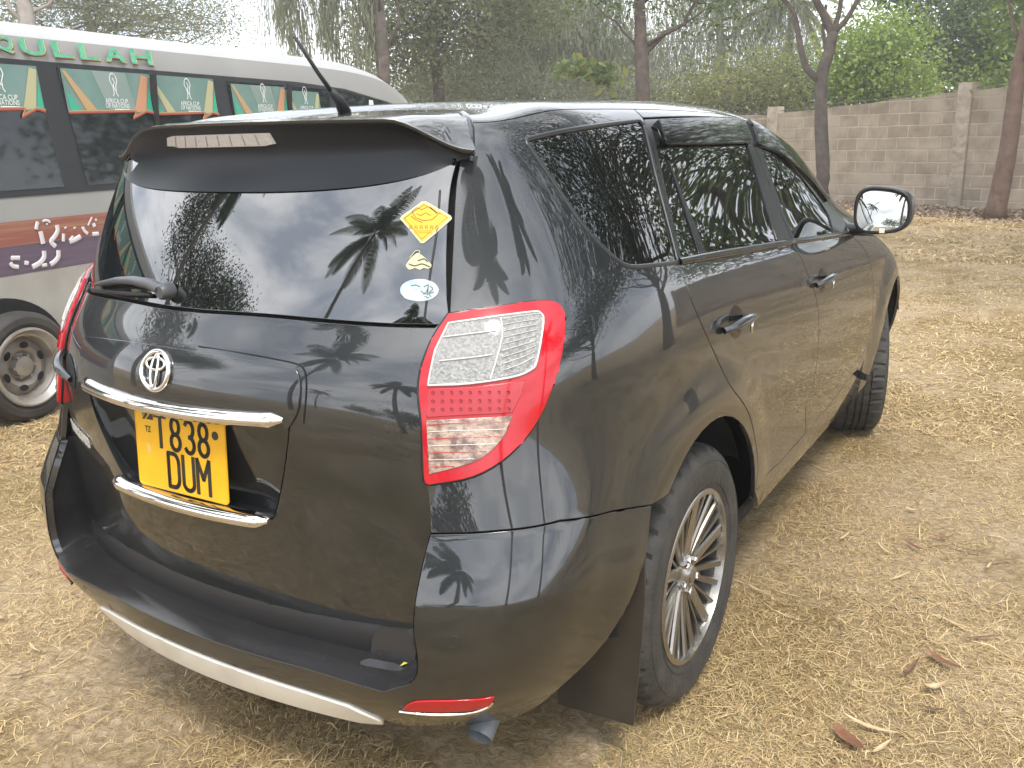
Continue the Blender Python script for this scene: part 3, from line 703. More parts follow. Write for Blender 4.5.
mb=MB(); mb.prism([(-.122,.062),(-.095,.092),(-.122,.092)],-.0032,-.0022,lambda p,z:(p[0],z,p[1])); mb.build('flag_green',blu,pl)
mb=MB(); mb.prism([(-.122,.057),(-.115,.057),(-.088,.086),(-.088,.093),(-.094,.093)],-.0034,-.0022,lambda p,z:(p[0],z,p[1])); mb.prism([(-.108,.058),(-.086,.058),(-.086,.080)],-.0033,-.0022,lambda p,z:(p[0],z,p[1])); mb.build('flag_black',ink,pl)
V,F=text_mesh('TZ',.020,0,sx=.8,bold=.0004); mesh_obj('country_code',[(v[0]-.105,-.0031,v[1]+.034) for v in V],F,ink,pl)
mb=MB(); mb.prism([(.0075*math.cos(a)-.105,.013*math.sin(a)-.012) for a in np.linspace(0,6.283,13)[:-1]],-.0028,-.0022,lambda p,z:(p[0],z,p[1])); mb.build('hologram',mat('hologram',(.66,.42,.12),.3),pl)
# ---------------------------------------------------------------- wiper
def gl_at(px,py,o): u,v=px2uv(px,py,2); setnet(2); p=S(u,v)+N(u,v)*o; setnet(0); return p
def left_at(x,z,o): u,v=xz2uv(abs(x),z,2); setnet(2); p=S(u,v)*[np.sign(x),1,1]+N(u,v)*[np.sign(x),1,1]*o; setnet(0); return p
wp=MB(); cz=1.228
wp.tube([left_at(-.06,1.236,.022),left_at(-.10,1.244,.026),left_at(-.17,1.246,.026),left_at(-.26,1.240,.022),left_at(-.36,1.225,.018),left_at(-.42,1.216,.014)],[.017,.0175,.0155,.012,.009,.006],12,flat=.7)
wo=autosmooth(wp.build('wiper_arm',mat('wiper_grey',(.055,.058,.062),.42),rw),60)
wp=MB(); c=left_at(-.055,1.240,0); wp.lathe([(0.0001,-.034),(.013,-.034),(.017,-.030),(.019,-.02),(.019,.0)],20,'y',centre=c); autosmooth(wp.build('wiper_hub',MATS['wiper_grey'],wo),40)
wp=MB(); wp.tube([left_at(-.12-.04*i,1.224-.0028*i,.006) for i in range(10)],.0042,6,flat=1.4); wp.build('wiper_blade',rubber,wo,True)
# ---------------------------------------------------------------- stickers on the rear window
styel=mat('sticker_yellow',(.66,.36,.008),.45); stor=mat('sticker_orange',(.72,.26,.01),.5); stw=mat('sticker_white',(.42,.46,.46),.4,noise=(40,(.28,.40,.46),.45,.6)); stc=mat('sticker_cream',(.42,.40,.26),.5)
def sticker(name,poly,m,parent,o):
    uv=P2(poly,2); return patch(name,uv,m,parent,net=2,off=o,gap=0,rim=False,step=.05)
dm=sticker('diamond_sticker',[(400,219),(402,216),(422,201.5),(426,201.5),(451,216),(452,219),(424,243.5),(421,243.5)],stc,rw,.0012)
sticker('sticker_face',[(402.2,218.6),(424,203),(449.8,217.8),(422,242)],styel,dm,.0018)
lines=[[(404.5,218.5),(424,205),(447.5,217.5),(422,239.5),(404.5,218.5)],[(409,222),(416,222.7),(425,222),(433,223),(438,222)],[(412,212),(417,208),(422,210),(428,207),(434,211),(438,215),(432,220),(424,221),(416,218),(412,212)],[(417,214),(421,216),(426,213),(431,216)],[(430,207),(437,213),(441,214)],[(411,216),(415,219.5),(423,223)]]
for l in lines[:1]+lines[2:]: ribbon('sticker_line',P2(l,2),ink,dm,w=.0006,h=.0006,net=2,off=.0021)
for y,x0,x1,n in ((227.5,411,437,6),(232,416,430,5)):
    for i in range(n):
        x=x0+(x1-x0)*i/(n-1); ribbon('sticker_letter',P2([(x-1.3,y+1.6),(x-.8,y-1.6),(x+1,y-1.4),(x+1.2,y+1.6),(x-.4,y+.2)],2),ink if y<230 else stor,dm,w=.0005,h=.0005,net=2,off=.0021)
st2=sticker('scroll_sticker',spl([(408,262),(412,257),(418,253),(424,257),(430,263),(432,266),(428,269),(424,268),(420,270),(415,268),(410,270),(406,266)],2,True).tolist(),stc,rw,.0012)
for l in ([(410,258),(416,251),(420,252),(419,257)],[(418,261),(424,259),(428,262)],[(409,264),(415,266),(422,264),(430,267)]): ribbon('sticker_line',P2(spl(l,3),2),stc if l[0][0]<411 and l[0][1]<260 else ink,st2,w=.0010,h=.0006,net=2,off=.0018)
st3=sticker('oval_sticker',[(419.5+19.3*math.cos(a),290.2+11.2*math.sin(a)) for a in np.linspace(0,6.283,33)[:-1]],stw,rw,.0012)
sb=mat('sticker_blue',(.22,.38,.58),.5)
sticker('oval_patch',spl([(404,294),(412,290),(420,292),(426,296),(424,299),(412,300),(405,298)],2,True).tolist(),mat('sticker_pale_blue',(.45,.60,.74),.4),st3,.0017)
for l in ([(424,287),(428,285),(427,291),(423,295)],[(430,286),(433,289),(429,293),(431,297)],[(421,291),(426,294),(434,292)],[(411,286),(416,285),(420,287)],[(424,296),(429,298)]): ribbon('oval_mark',P2(spl(l,3),2),mat('mark_ink',(.10,.16,.16),.5) if 'mark_ink' not in MATS else MATS['mark_ink'],st3,w=.0009,h=.0005,net=2,off=.0020)
# dark heater-edge line in the rear glass
ribbon('glass_edge_line',P2(spl([(440,190),(437,230),(430,275),(424,322)],3),2),mat('frit',(.002,.002,.002),.5),rw,w=.0022,h=.0005,net=2,off=.0008)
# ---------------------------------------------------------------- door handles, visors, mirrors
for (hx,hy,par) in ((735,322,'rear_door'),(822,280,'front_door')):
    u,v=px2uv(hx,hy); P0=S(u,v)
    for s in (1,-1):
        pa=[o for o in car.children if o.name.startswith(par) and (np.mean([q.co.x for q in o.data.vertices])>0)==(s>0)][0]
        pts=[]
        for i in range(15):
            t=i/14; uv=yz2uv(P0[1]-.11+.22*t,P0[2]+.012*math.sin(math.pi*t)-.004); p=S(*uv)+N(*uv)*(.006+.034*math.sin(math.pi*min(1,max(0,t)))**.55); pts.append(p*[s,1,1])
        mb=MB(); mb.tube(pts,[.013+.004*math.sin(math.pi*i/14) for i in range(15)],12,flat=.75); h=autosmooth(mb.build('door_handle',paint,pa),60)
        # pocket: black oval on the panel, shade of the recess put in as colour
        V=[];F=[]
        for i in range(20):
            a=2*math.pi*i/20
            for j in range(6):
                r_=j/5; uv=yz2uv(P0[1]+.01+.062*r_*math.cos(a),P0[2]-.002+.046*r_*math.sin(a)); V.append((S(*uv)+N(*uv)*(.0022-.0016*r_))*[s,1,1])
        for i in range(20):
            for j in range(5): F.append((i*6+j,((i+1)%20)*6+j,((i+1)%20)*6+j+1,i*6+j+1))
        mesh_obj('pocket_shade',V,F,blackgl,h,True)
        mb=MB(); p=(pts[12]+pts[13])/2; mb.tube([p+[0,-.006,-.012],p+[0,-.008,-.045]],[.0055,.004],8); mb.build('key_cover',chrome,h,True)
visorm=mat('smoked_visor',(.006,.007,.007),.05,0,0,1.42)
v1=P2([(656,121.5),(700,119.5),(741,121.5),(750,144),(706,145),(664,145.5)]); 
v2=P2(spl([(747,121),(757,126),(770,134),(783,143.5),(796,155),(816,182),(828,200)],2).tolist()+spl([(826,202),(812,184),(796,168),(780,155),(764,148)],2).tolist()+[(757,145)])
for s in (1,-1):
    for nm,vp in (('rear_door',v1),('front_door',v2)):
        pa=[o for o in car.children if o.name.startswith(nm) and (np.mean([q.co.x for q in o.data.vertices])>0)==(s>0)][0]
        patch('wind_deflector',vp,visorm,pa,mirror=s,off=.011,gap=0,skirt=.012,step=.08)
# mirrors
mg=mat('mirror_glass',(.42,.43,.41),.01,1)
for s in (1,-1):
    t=empty('side_mirror',(0,0,0)); t.parent=car
    cx,cy,cz_=.966,2.90,1.224
    # housing: rounded shell, open face to the rear
    def rr_(a,w,h,p=3.2): c_,s_=math.cos(a),math.sin(a); q=(abs(c_)**p+abs(s_)**p)**(-1/p); return w*q*c_,h*q*s_
    V=[];F=[];n=36; prof=[(1.0,0),(1.03,.012),(1.02,.04),(.93,.085),(.72,.12),(.40,.14),(.05,.147)]
    for (k,dy) in prof:
        for i in range(n): x,z=rr_(2*math.pi*i/n,.113*k,.096*k); V.append(((cx+x*(1-.0)+.01*dy/.1)*s,cy+dy,cz_+z*(1-.12*(x/.118)) ))
    for j in range(len(prof)-1): F+=[(j*n+i,(j+1)*n+i,(j+1)*n+(i+1)%n,j*n+(i+1)%n) for i in range(n)]
    F.append(tuple((len(prof)-1)*n+i for i in range(n)))
    autosmooth(mesh_obj('mirror_housing',V,F,paint,t),60)
    mb=MB(); fr_=[((cx+rr_(2*math.pi*i/n,.107,.090)[0])*s,cy+.002,cz_+rr_(2*math.pi*i/n,.107,.090)[1]*(1-.12*rr_(2*math.pi*i/n,.107,.090)[0]/.118)) for i in range(n)]
    mb.tube(fr_,.009,8,closed=True,upv=(0,1,0)); mb.build('mirror_frame',black,t,True)
    g=[((cx+rr_(2*math.pi*i/n,.101,.084)[0])*s,cy+.004+(.0-.22*rr_(2*math.pi*i/n,.101,.084)[0]*1),cz_+rr_(2*math.pi*i/n,.101,.084)[1]*(1-.12*rr_(2*math.pi*i/n,.101,.084)[0]/.118)) for i in range(n)]
    g=[(a,cy+.008+.10*(a*s-cx)+.115*(c-cz_),c) for a,b,c in g]
    V=[];F=[]
    for j in range(9):
        for a_,b_,c_ in g:
            q=j/8; x_=cx*s+(a_-cx*s)*q; z_=cz_+(c_-cz_)*q; dx_=(x_*s-cx); dz_=z_-cz_; V.append((x_,cy+.004+.10*dx_+.115*dz_+(dx_*dx_+dz_*dz_)/(2*1.0)*1.0-.003,z_))
    for j in range(8): F+=[(j*n+i,j*n+(i+1)%n,(j+1)*n+(i+1)%n,(j+1)*n+i) for i in range(n)]
    o=mesh_obj('mirror_glass',V,F,mg,t,True); bm=bmesh.new(); bm.from_mesh(o.data); bmesh.ops.remove_doubles(bm,verts=bm.verts,dist=1e-5); bmesh.ops.recalc_face_normals(bm,faces=bm.faces); bm.to_mesh(o.data); bm.free()
    if s>0:
        mb=MB(); mb.box((cx+.006,cy-.008,cz_-.083),(.021,.004,.020)); mb.build('mirror_tag',mat('tag_white',(.7,.68,.6),.6),t)
    mb=MB(); mb.tube([(.80*s,2.975,1.135),(.86*s,2.965,1.135),(.90*s,2.955,1.145),(.94*s,2.95,1.165)],[.042,.036,.032,.026],12,flat=.7); autosmooth(mb.build('mirror_arm',black,t),60)
# ---------------------------------------------------------------- wheels
tyre_m=mat('tyre_rubber',(.026,.025,.023),.7,bump=(90,.35),noise=(14,(.050,.045,.038),.42,.72)); alloy=mat('alloy',(.33,.32,.30),.27,.95,bump=(30,.05)); alloy2=mat('alloy_grey',(.22,.21,.19),.28,.9); alloyd=mat('alloy_dark',(.085,.08,.072),.35,.8); brakem=mat('brake_disc',(.18,.16,.14),.4,.8)
def make_wheel():
    w=empty('wheel',(0,0,0)); w.parent=car; w['label']='alloy wheel with many thin spokes and a dusty tyre'; del w['label']
    prof=[(.236,-.020),(.240,-.006),(.252,.001),(.275,.006),(.300,.008),(.318,.006),(.333,.000),(.346,-.009),(.355,-.020),(.3605,-.034),(.362,-.050)]
    tread=[]
    for h0,h1 in ((-.050,-.066),(-.074,-.099),(-.108,-.127),(-.136,-.161),(-.169,-.185)):
        tread+=[(.3625,h0),(.3628,h1)]; 
        if h1>-.18: tread+=[(.354,h1-.0015),(.354,h1-.0065)]
    back=[(a,-.235-b) for a,b in prof[::-1]]
    pr=prof[:-1]+tread+back[1:]; n=180; V=[];F=[]
    for i,(r_,h) in enumerate(pr):
        for k in range(n):
            rr2=r_
            if 7<=i<=10 or len(pr)-11<=i<=len(pr)-8: rr2=r_-(.011 if k%5==0 else 0)*(1 if i>7 else .4)
            if i in(11,12,13,15,16,19,20,23,24,27,28) and k%5==2 and i not in (13,): rr2=r_-.007
            a=2*math.pi*(k+.6*math.sin(h*40))/n; V.append((h,math.cos(a)*rr2,math.sin(a)*rr2))
    for i in range(len(pr)-1): F+=[(i*n+k,i*n+(k+1)%n,(i+1)*n+(k+1)%n,(i+1)*n+k) for k in range(n)]
    t=mesh_obj('tyre',V,F,tyre_m,w); autosmooth(t,28)
    mb=MB()
    for rr3 in (.262,.322): mb.lathe([(rr3-.0015,.0035 if rr3<.3 else .0045),(rr3,.0065 if rr3<.3 else .0072),(rr3+.0015,.0045)],96,'x')
    # raised sidewall blocks
    mb.build('sidewall_ring',tyre_m,t,True)
    mb=MB(); mb.lathe([(.228,.002),(.2385,.002),(.2430,-.001),(.2430,-.010),(.238,-.016)],96,'x'); mb.lathe([(.228,.002),(.2265,-.004),(.2235,-.022)],96,'x'); rim=autosmooth(mb.build('rim',alloy,w),40)
    mb=MB(); mb.lathe([(.2235,-.022),(.218,-.05),(.205,-.10),(.20,-.20)],72,'x'); mb.build('rim_barrel',alloyd,rim,True)
    mb=MB(); mb.lathe([(.0001,-.075),(.150,-.075),(.155,-.080),(.155,-.09),(.0001,-.09)],48,'x'); autosmooth(mb.build('brake_disc',brakem,w),30)
    mb=MB(); mb.lathe([(.155,-.095),(.20,-.12),(.20,-.13)],48,'x'); mb.build('brake_shield',dark,w)
    n_=25
    for k in range(n_):
        kind=k%5; a=2*math.pi*k/n_+R(14)
        bw,tw,dh,mm=((.018,.0150,.000,alloy),(.0050,.0050,-.008,alloy2),(.0095,.0105,-.004,alloy2),(.0095,.0105,-.004,alloy2),(.0050,.0050,-.008,alloy2))[kind]
        cs,sn=math.cos(a),math.sin(a); V=[];F=[]
        for i in range(8):
            q=i/7; r_=.040+.190*q; wd=bw+(tw-bw)*q; x=-.030+.024*q**1.3+dh*(1-q)*1.0; d_=.030 if q>.02 else .034
            for (lw,lx) in ((-1,-.006),(-.72,0),(.72,0),(1,-.006),(.8,-d_),(-.8,-d_)): 
                tt=lw*wd; V.append((x+lx,cs*r_-sn*tt,sn*r_+cs*tt))
        for i in range(7): F+=[(i*6+j,(i+1)*6+j,(i+1)*6+(j+1)%6,i*6+(j+1)%6) for j in range(6)]
        F+=[tuple(range(6)),tuple(42+j for j in range(5,-1,-1))]
        autosmooth(mesh_obj('spoke',V,F,mm,rim),25)
    mb=MB(); mb.lathe([(.0001,-.012),(.018,-.012),(.026,-.015),(.030,-.020),(.044,-.028),(.060,-.036),(.062,-.060)],40,'x'); autosmooth(mb.build('hub',alloy,rim),35)
    mb=MB(); mb.lathe([(.0001,-.0095),(.019,-.0095),(.022,-.011),(.022,-.016)],28,'x'); autosmooth(mb.build('hub_cap',mat('hub_cap',(.30,.28,.25),.25,.9) if 'hub_cap' not in MATS else MATS['hub_cap'],rim),40)
    for k in range(5):
        a=2*math.pi*k/5+R(50); mb=MB(); mb.lathe([(.0001,-.012),(.009,-.012),(.0105,-.016),(.0105,-.035)],6,'x',centre=(0,.046*math.cos(a),.046*math.sin(a))); mb.build('wheel_nut',chrome,rim)
    w.scale=(1.02,1.02,1.02)
    return w
w0=make_wheel(); w0.location=(.890,.998,.367)
w1=copy_tree(w0,car); w1.location=(-.890,.998,.367); w1.rotation_euler=(0,0,math.pi)
w2=copy_tree(w0,car); w2.location=(.855,3.78,.360); w2.rotation_euler=(R(40),0,R(17))
w3=copy_tree(w0,car); w3.location=(-.855,3.78,.360); w3.rotation_euler=(0,0,math.pi+R(17))
# ---------------------------------------------------------------- inside: liners, floor, dark body core, flaps, exhaust
for yc,ar in ((.975,.452),(3.78,.445)):
    for s in (1,-1):
        mb=MB(); V=[];F=[];n=28
        for j,(xx,rr4) in enumerate(((.875,ar+.004),(.86,ar+.02),(.62,ar+.02))):
            for i in range(n+1):
                a=R(26+148*i/n); V.append((xx*s,yc+rr4*math.cos(a),.375+rr4*math.sin(a)))
        for j in range(2): F+=[(j*(n+1)+i,j*(n+1)+i+1,(j+1)*(n+1)+i+1,(j+1)*(n+1)+i) for i in range(n)]
        F.append(tuple(2*(n+1)+i for i in range(n+1)))
        mesh_obj('wheel_well',V,F,dark,car,True)
mb=MB(); mb.box((0,2.3,.30),(1.2,3.9,.05)); mb.box((0,2.32,.31),(1.64,1.75,.06)); mb.box((0,.42,.36),(1.15,.40,.10)); mb.build('underbody',dark,car)
# core that closes the sight lines through the gaps
uu,vv=np.meshgrid(np.linspace(0,UM,60),np.linspace(4.9,12.9,40)); setnet(1); P=S(uu,vv)-N(uu,vv)*.030; setnet(0); P[...,0]=np.maximum(P[...,0],0); k_=(uu<2.2)&(vv<7.9); P[...,1]+=np.where(k_,.12,0)
V=P.reshape(-1,3); F=[]
for j in range(39):
    for i in range(59):
        q=[j*60+i,j*60+i+1,(j+1)*60+i+1,(j+1)*60+i]; c=V[q].mean(0)
        if any(math.hypot(c[1]-y_,c[2]-.375)<.50 for y_ in (.975,3.78)) and c[0]>.5: continue
        F.append(tuple(q))
n=len(V); V=np.concatenate([V,V*[-1,1,1]]); F+=[tuple(i+n for i in f[::-1]) for f in F]
mesh_obj('inner_shell',V,F,dark,car)
uu,vv=np.meshgrid(np.linspace(6.6,10.2,24),np.linspace(1.5,4.95,10)); P=S(uu,vv)-N(uu,vv)*.030; V=P.reshape(-1,3); F=[]
for j in range(9):
    for i in range(23):
        q=[j*24+i,j*24+i+1,(j+1)*24+i+1,(j+1)*24+i]; c=V[q].mean(0)
        if any(math.hypot(c[1]-y_,c[2]-.375)<.52 for y_ in (.975,3.78)): continue
        F.append(tuple(q))
for s in (1,-1): mesh_obj('inner_door_shell',V*[s,1,1],F,dark,car)
# mud flaps
flapm=mat('mud_flap_rubber',(.030,.026,.021),.5,noise=(8,(.045,.038,.028),.4,.7))
for s in (1,-1):
    pts=[(.914,.575,.65),(.912,.585,.50),(.900,.595,.36),(.880,.60,.132),(.664,.60,.120),(.662,.60,.26),(.70,.60,.34),(.76,.595,.50),(.80,.59,.62)]
    mb=MB(); n=len(pts); V=[(x*s,y,z) for x,y,z in pts]+[(x*s,y+.008,z) for x,y,z in pts]
    F=[tuple(range(n)),tuple(range(2*n-1,n-1,-1))]+[(i,(i+1)%n,n+(i+1)%n,n+i) for i in range(n)]
    o=mesh_obj('mud_flap',V,F,flapm,car); bevel(o,.003,2)
# exhaust
mb=MB(); mb.tube([(.64,.50,.31),(.65,.36,.30),(.665,.27,.285),(.67,.23,.262)],.031,20,cap=False); mb.tube([(.64,.50,.31),(.65,.36,.30),(.665,.27,.284)],.028,20)
autosmooth(mb.build('exhaust_pipe',mat('exhaust_steel',(.16,.175,.19),.6,.5,bump=(60,.2)),car),50)
# aerial on the roof
ae=MB(); b=Vector((-.01,.66,1.640)); ae.tube([b+Vector((0,.03,-.01)),b+Vector((0,.01,.02)),b+Vector((.0,-.02,.045))],[.020,.016,.009],12,flat=.8); ae_=ae.build('aerial_base',black,roof,True)
ae=MB(); ae.tube([b+Vector((0,-.01,.035)),b+Vector((0,-.06,.085)),b+Vector((0,-.135,.168))],[.0065,.0055,.0045],10); ae.build('aerial',mat('aerial_rubber',(.03,.03,.032),.5),roof,True)
# raised pad at the right end of the bumper step
for s in (1,):
    mb=MB(); p=[(.455,.470,.115),(.555,.470,.150)]
    xs_=[.455,.475,.535,.560]; V=[]
    for x in xs_:
        yb=tg_at(x,.52)[1]; h=.012 if x in xs_[1:3] else .002
        V+=[((x)*s,yb-.055,.452+h*.3),((x)*s,yb-.045,.458+h),((x)*s,yb-.012,.462+h),((x)*s,yb+.004,.520+h)]
    F=[(i*4+j,i*4+4+j,i*4+5+j,i*4+1+j) for i in range(3) for j in range(3)]
    autosmooth(mesh_obj('step_pad',V,F,greyplast,bumper),25)
# leaf on the bumper step
leaf=mat('leaf_yellow',(.45,.45,.04),.6)
mb=MB(); c=np.array([.552,.125,.466]); mb.add([c+[-.004,-.008,0],c+[.003,-.004,.003],c+[.005,.010,.001],c+[-.002,.006,.004]],[(0,1,2,3)])
lf=mb.build('fallen_leaf',leaf); tag(lf,'tiny yellow leaf lying on the step of the SUV bumper','leaf')
# ================================================================ SURROUNDINGS
def W(px,py,depth):
    d=fw*FOC+rt*(px-512)-up*(py-384); return CAM+d*(depth/(FOC))
def Wg(px,depth,z=0.0):   # ground position under picture column px at a depth
    p=W(px,135,depth); return np.array([p[0],p[1],z])
def fast_mesh(name,V,F,m,parent=None,tint=None,smooth=False):
    V=np.asarray(V,np.float32); F=np.asarray(F,np.int32); me=bpy.data.meshes.new(name); k=F.shape[1]
    me.vertices.add(len(V)); me.vertices.foreach_set('co',V.ravel()); me.loops.add(F.size); me.loops.foreach_set('vertex_index',F.ravel())
    me.polygons.add(len(F)); me.polygons.foreach_set('loop_start',np.arange(0,F.size,k,dtype=np.int32)); me.polygons.foreach_set('loop_total',np.full(len(F),k,np.int32))
    if smooth: me.polygons.foreach_set('use_smooth',np.ones(len(F),bool))
    if tint is not None:
        a=me.attributes.new('tint','FLOAT','POINT'); a.data.foreach_set('value',np.asarray(tint,np.float32))
    me.update(calc_edges=True); me.materials.append(m); o=bpy.data.objects.new(name,me); col.objects.link(o); 
    if parent: o.parent=parent
    return o
def leafmat(name,cols,rough=.55,transl=.35):
    m=bpy.data.materials.new(name); m.use_nodes=True; t=m.node_tree; b=t.nodes['Principled BSDF']; l=t.links.new
    a=t.nodes.new('ShaderNodeAttribute'); a.attribute_name='tint'; r=t.nodes.new('ShaderNodeValToRGB'); e=r.color_ramp.elements
    while len(e)<len(cols): e.new(.5)
    for i,c in enumerate(cols): e[i].position=i/(len(cols)-1); e[i].color=(*c,1)
    l(a.outputs['Fac'],r.inputs[0]); l(r.outputs[0],b.inputs['Base Color']); b.inputs['Roughness'].default_value=rough
    tr=t.nodes.new('ShaderNodeBsdfTranslucent'); l(r.outputs[0],tr.inputs[0]); mxs=t.nodes.new('ShaderNodeMixShader'); mxs.inputs[0].default_value=transl
    l(b.outputs[0],mxs.inputs[1]); l(tr.outputs[0],mxs.inputs[2]); l(mxs.outputs[0],t.nodes['Material Output'].inputs[0]); MATS[name]=m; return m
def rhombi(P,size,asp=.45,flat=0.0):
    n=len(P); a=nr.normal(size=(n,3)); a[:,2]*=(1-flat); a/=np.linalg.norm(a,axis=1,keepdims=True); b=nr.normal(size=(n,3)); b-=a*(a*b).sum(1,keepdims=True); b/=np.linalg.norm(b,axis=1,keepdims=True)
    s=(size*nr.uniform(.6,1.3,n))[:,None]; V=np.stack([P-a*s*.5,P+b*s*asp*.5,P+a*s*.5,P-b*s*asp*.5],1).reshape(-1,3)
    return V,np.arange(4*n).reshape(n,4)
def strands(P,L_,w,sway=.55,seg=3):
    """hanging needle strands"""
    n=len(P); d=nr.normal(size=(n,3))*sway; d[:,2]=-1; side=nr.normal(size=(n,3)); side[:,2]=0; side/=np.linalg.norm(side,axis=1,keepdims=True)
    L_=np.broadcast_to(L_,(n,))*nr.uniform(.5,1.4,n); out=[]
    q=P.copy()
    for k in range(seg+1):
        t=k/seg; p=P+d*(L_*t)[:,None]*np.array([1-.45*t,1-.45*t,1]); ww=w*(1-.7*t); out+= [p-side*ww/2,p+side*ww/2]
    V=np.stack(out,1).reshape(-1,3); m_=2*(seg+1); F=[]
    base=np.arange(n)[:,None]*m_
    for k in range(seg): F.append(base+np.array([2*k,2*k+1,2*k+3,2*k+2]))
    return V,np.concatenate(F,0)
def blob(c,r,n,shell=.35):
    d=nr.normal(size=(n,3)); d/=np.linalg.norm(d,axis=1,keepdims=True); rr=nr.uniform(shell,1,n)**.6; return np.array(c)+d*rr[:,None]*np.array(r)
def limb(mb,a,b,r0,r1,n=7,bend=.12,k=6):
    a=np.array(a,float); b=np.array(b,float); L_=np.linalg.norm(b-a); off=nr.normal(size=3)*L_*bend; pts=[]; 
    for i in range(k+1): t=i/k; pts.append(a+(b-a)*t+off*math.sin(math.pi*t)+nr.normal(size=3)*L_*.012)
    mb.tube(pts,[r0+(r1-r0)*i/k for i in range(k+1)],n); return pts
bark=mat('bark_brown',(.050,.036,.028),.9,bump=(14,.8,.03),noise=(7,(.095,.070,.055),.35,.7)); barkg=mat('bark_grey',(.12,.105,.09),.9,bump=(14,.8,.03),noise=(8,(.20,.17,.145),.35,.7)); barkd=mat('bark_dark',(.060,.048,.040),.9,bump=(14,.8,.03),noise=(7,(.11,.088,.07),.35,.7))
g_dark=leafmat('leaves_dark_green',[(.030,.050,.018),(.055,.085,.028),(.10,.135,.045)]); g_mid=leafmat('leaves_green',[(.042,.078,.018),(.095,.145,.033),(.20,.26,.07)],.5,.45); g_br=leafmat('leaves_bright_green',[(.09,.15,.022),(.19,.27,.038),(.36,.43,.09)],.5,.45)
g_ol=leafmat('leaves_olive',[(.095,.11,.050),(.18,.20,.090),(.29,.30,.145)],.6,.45); g_cas=leafmat('needles_grey_green',[(.12,.135,.080),(.20,.215,.13),(.29,.30,.19)],.6,.45); g_ye=leafmat('leaves_yellow_green',[(.12,.14,.045),(.21,.23,.075),(.36,.34,.12)],.5,.45)
g_palm=leafmat('palm_green',[(.035,.06,.018),(.06,.095,.03),(.09,.12,.04)])
def tree(name,label,base,clusters,lm,bm_,style='broad',trunk=None,r0=.16,n=9000,size=.13,asp=.45,group=None,cat='tree',limbs=True,slen=.5,sw=.022,clump=26,crad=.55,nlimb=12):
    """clusters: (centre, radii) ellipsoids that make the crown; trunk: list of points"""
    root=empty(name,tuple(base)); tag(root,label,cat,group); B0=np.array(base)
    mb=MB()
    if trunk is None:
        top=np.array(clusters[0][0]); trunk=[B0,B0*.55+top*.45+[.1,.1,0],top]
    tp=[np.array(t) for t in trunk]; sp_=spl(tp,5) if len(tp)>2 else np.array(tp); k=len(sp_); mb.tube([p-B0 for p in sp_],[r0*(1.25 if i==0 else 1)*(1-.55*i/(k-1)) for i in range(k)],12)
    vol=np.array([np.prod(c[1]) for c in clusters]); vol=vol**.7/ (vol**.7).sum(); P=[]
    for (c,r),v in zip(clusters,vol):
        m_=max(6,int(n*v/clump)); cen=blob(c,r,m_,.15)
        if limbs:
            for q in cen[:min(nlimb,max(3,m_//5))]:
                i=int(k*.45)+int(nr.integers(0,max(1,k-int(k*.45)))); limb(mb,sp_[min(i,k-1)]-B0,q-B0,r0*.20,r0*.03,6)
        pp=np.repeat(cen,clump,0)+nr.normal(size=(m_*clump,3))*crad*np.array([1,1,.7]); P.append(pp)
    P=np.concatenate(P); tint0=np.repeat(nr.uniform(0,1,len(P)//clump+1),clump)[:len(P)]
    P=P-B0
    if style=='broad': V,F=rhombi(P,size,asp,.25); per=4
    else: V,F=strands(P,slen,sw); per=8
    tint=np.repeat(np.clip(tint0*.6+nr.uniform(0,.4,len(P)),0,1),per)
    mb.build('trunk',bm_,root,True); fast_mesh('crown',V,F,lm,root,tint)
    return root
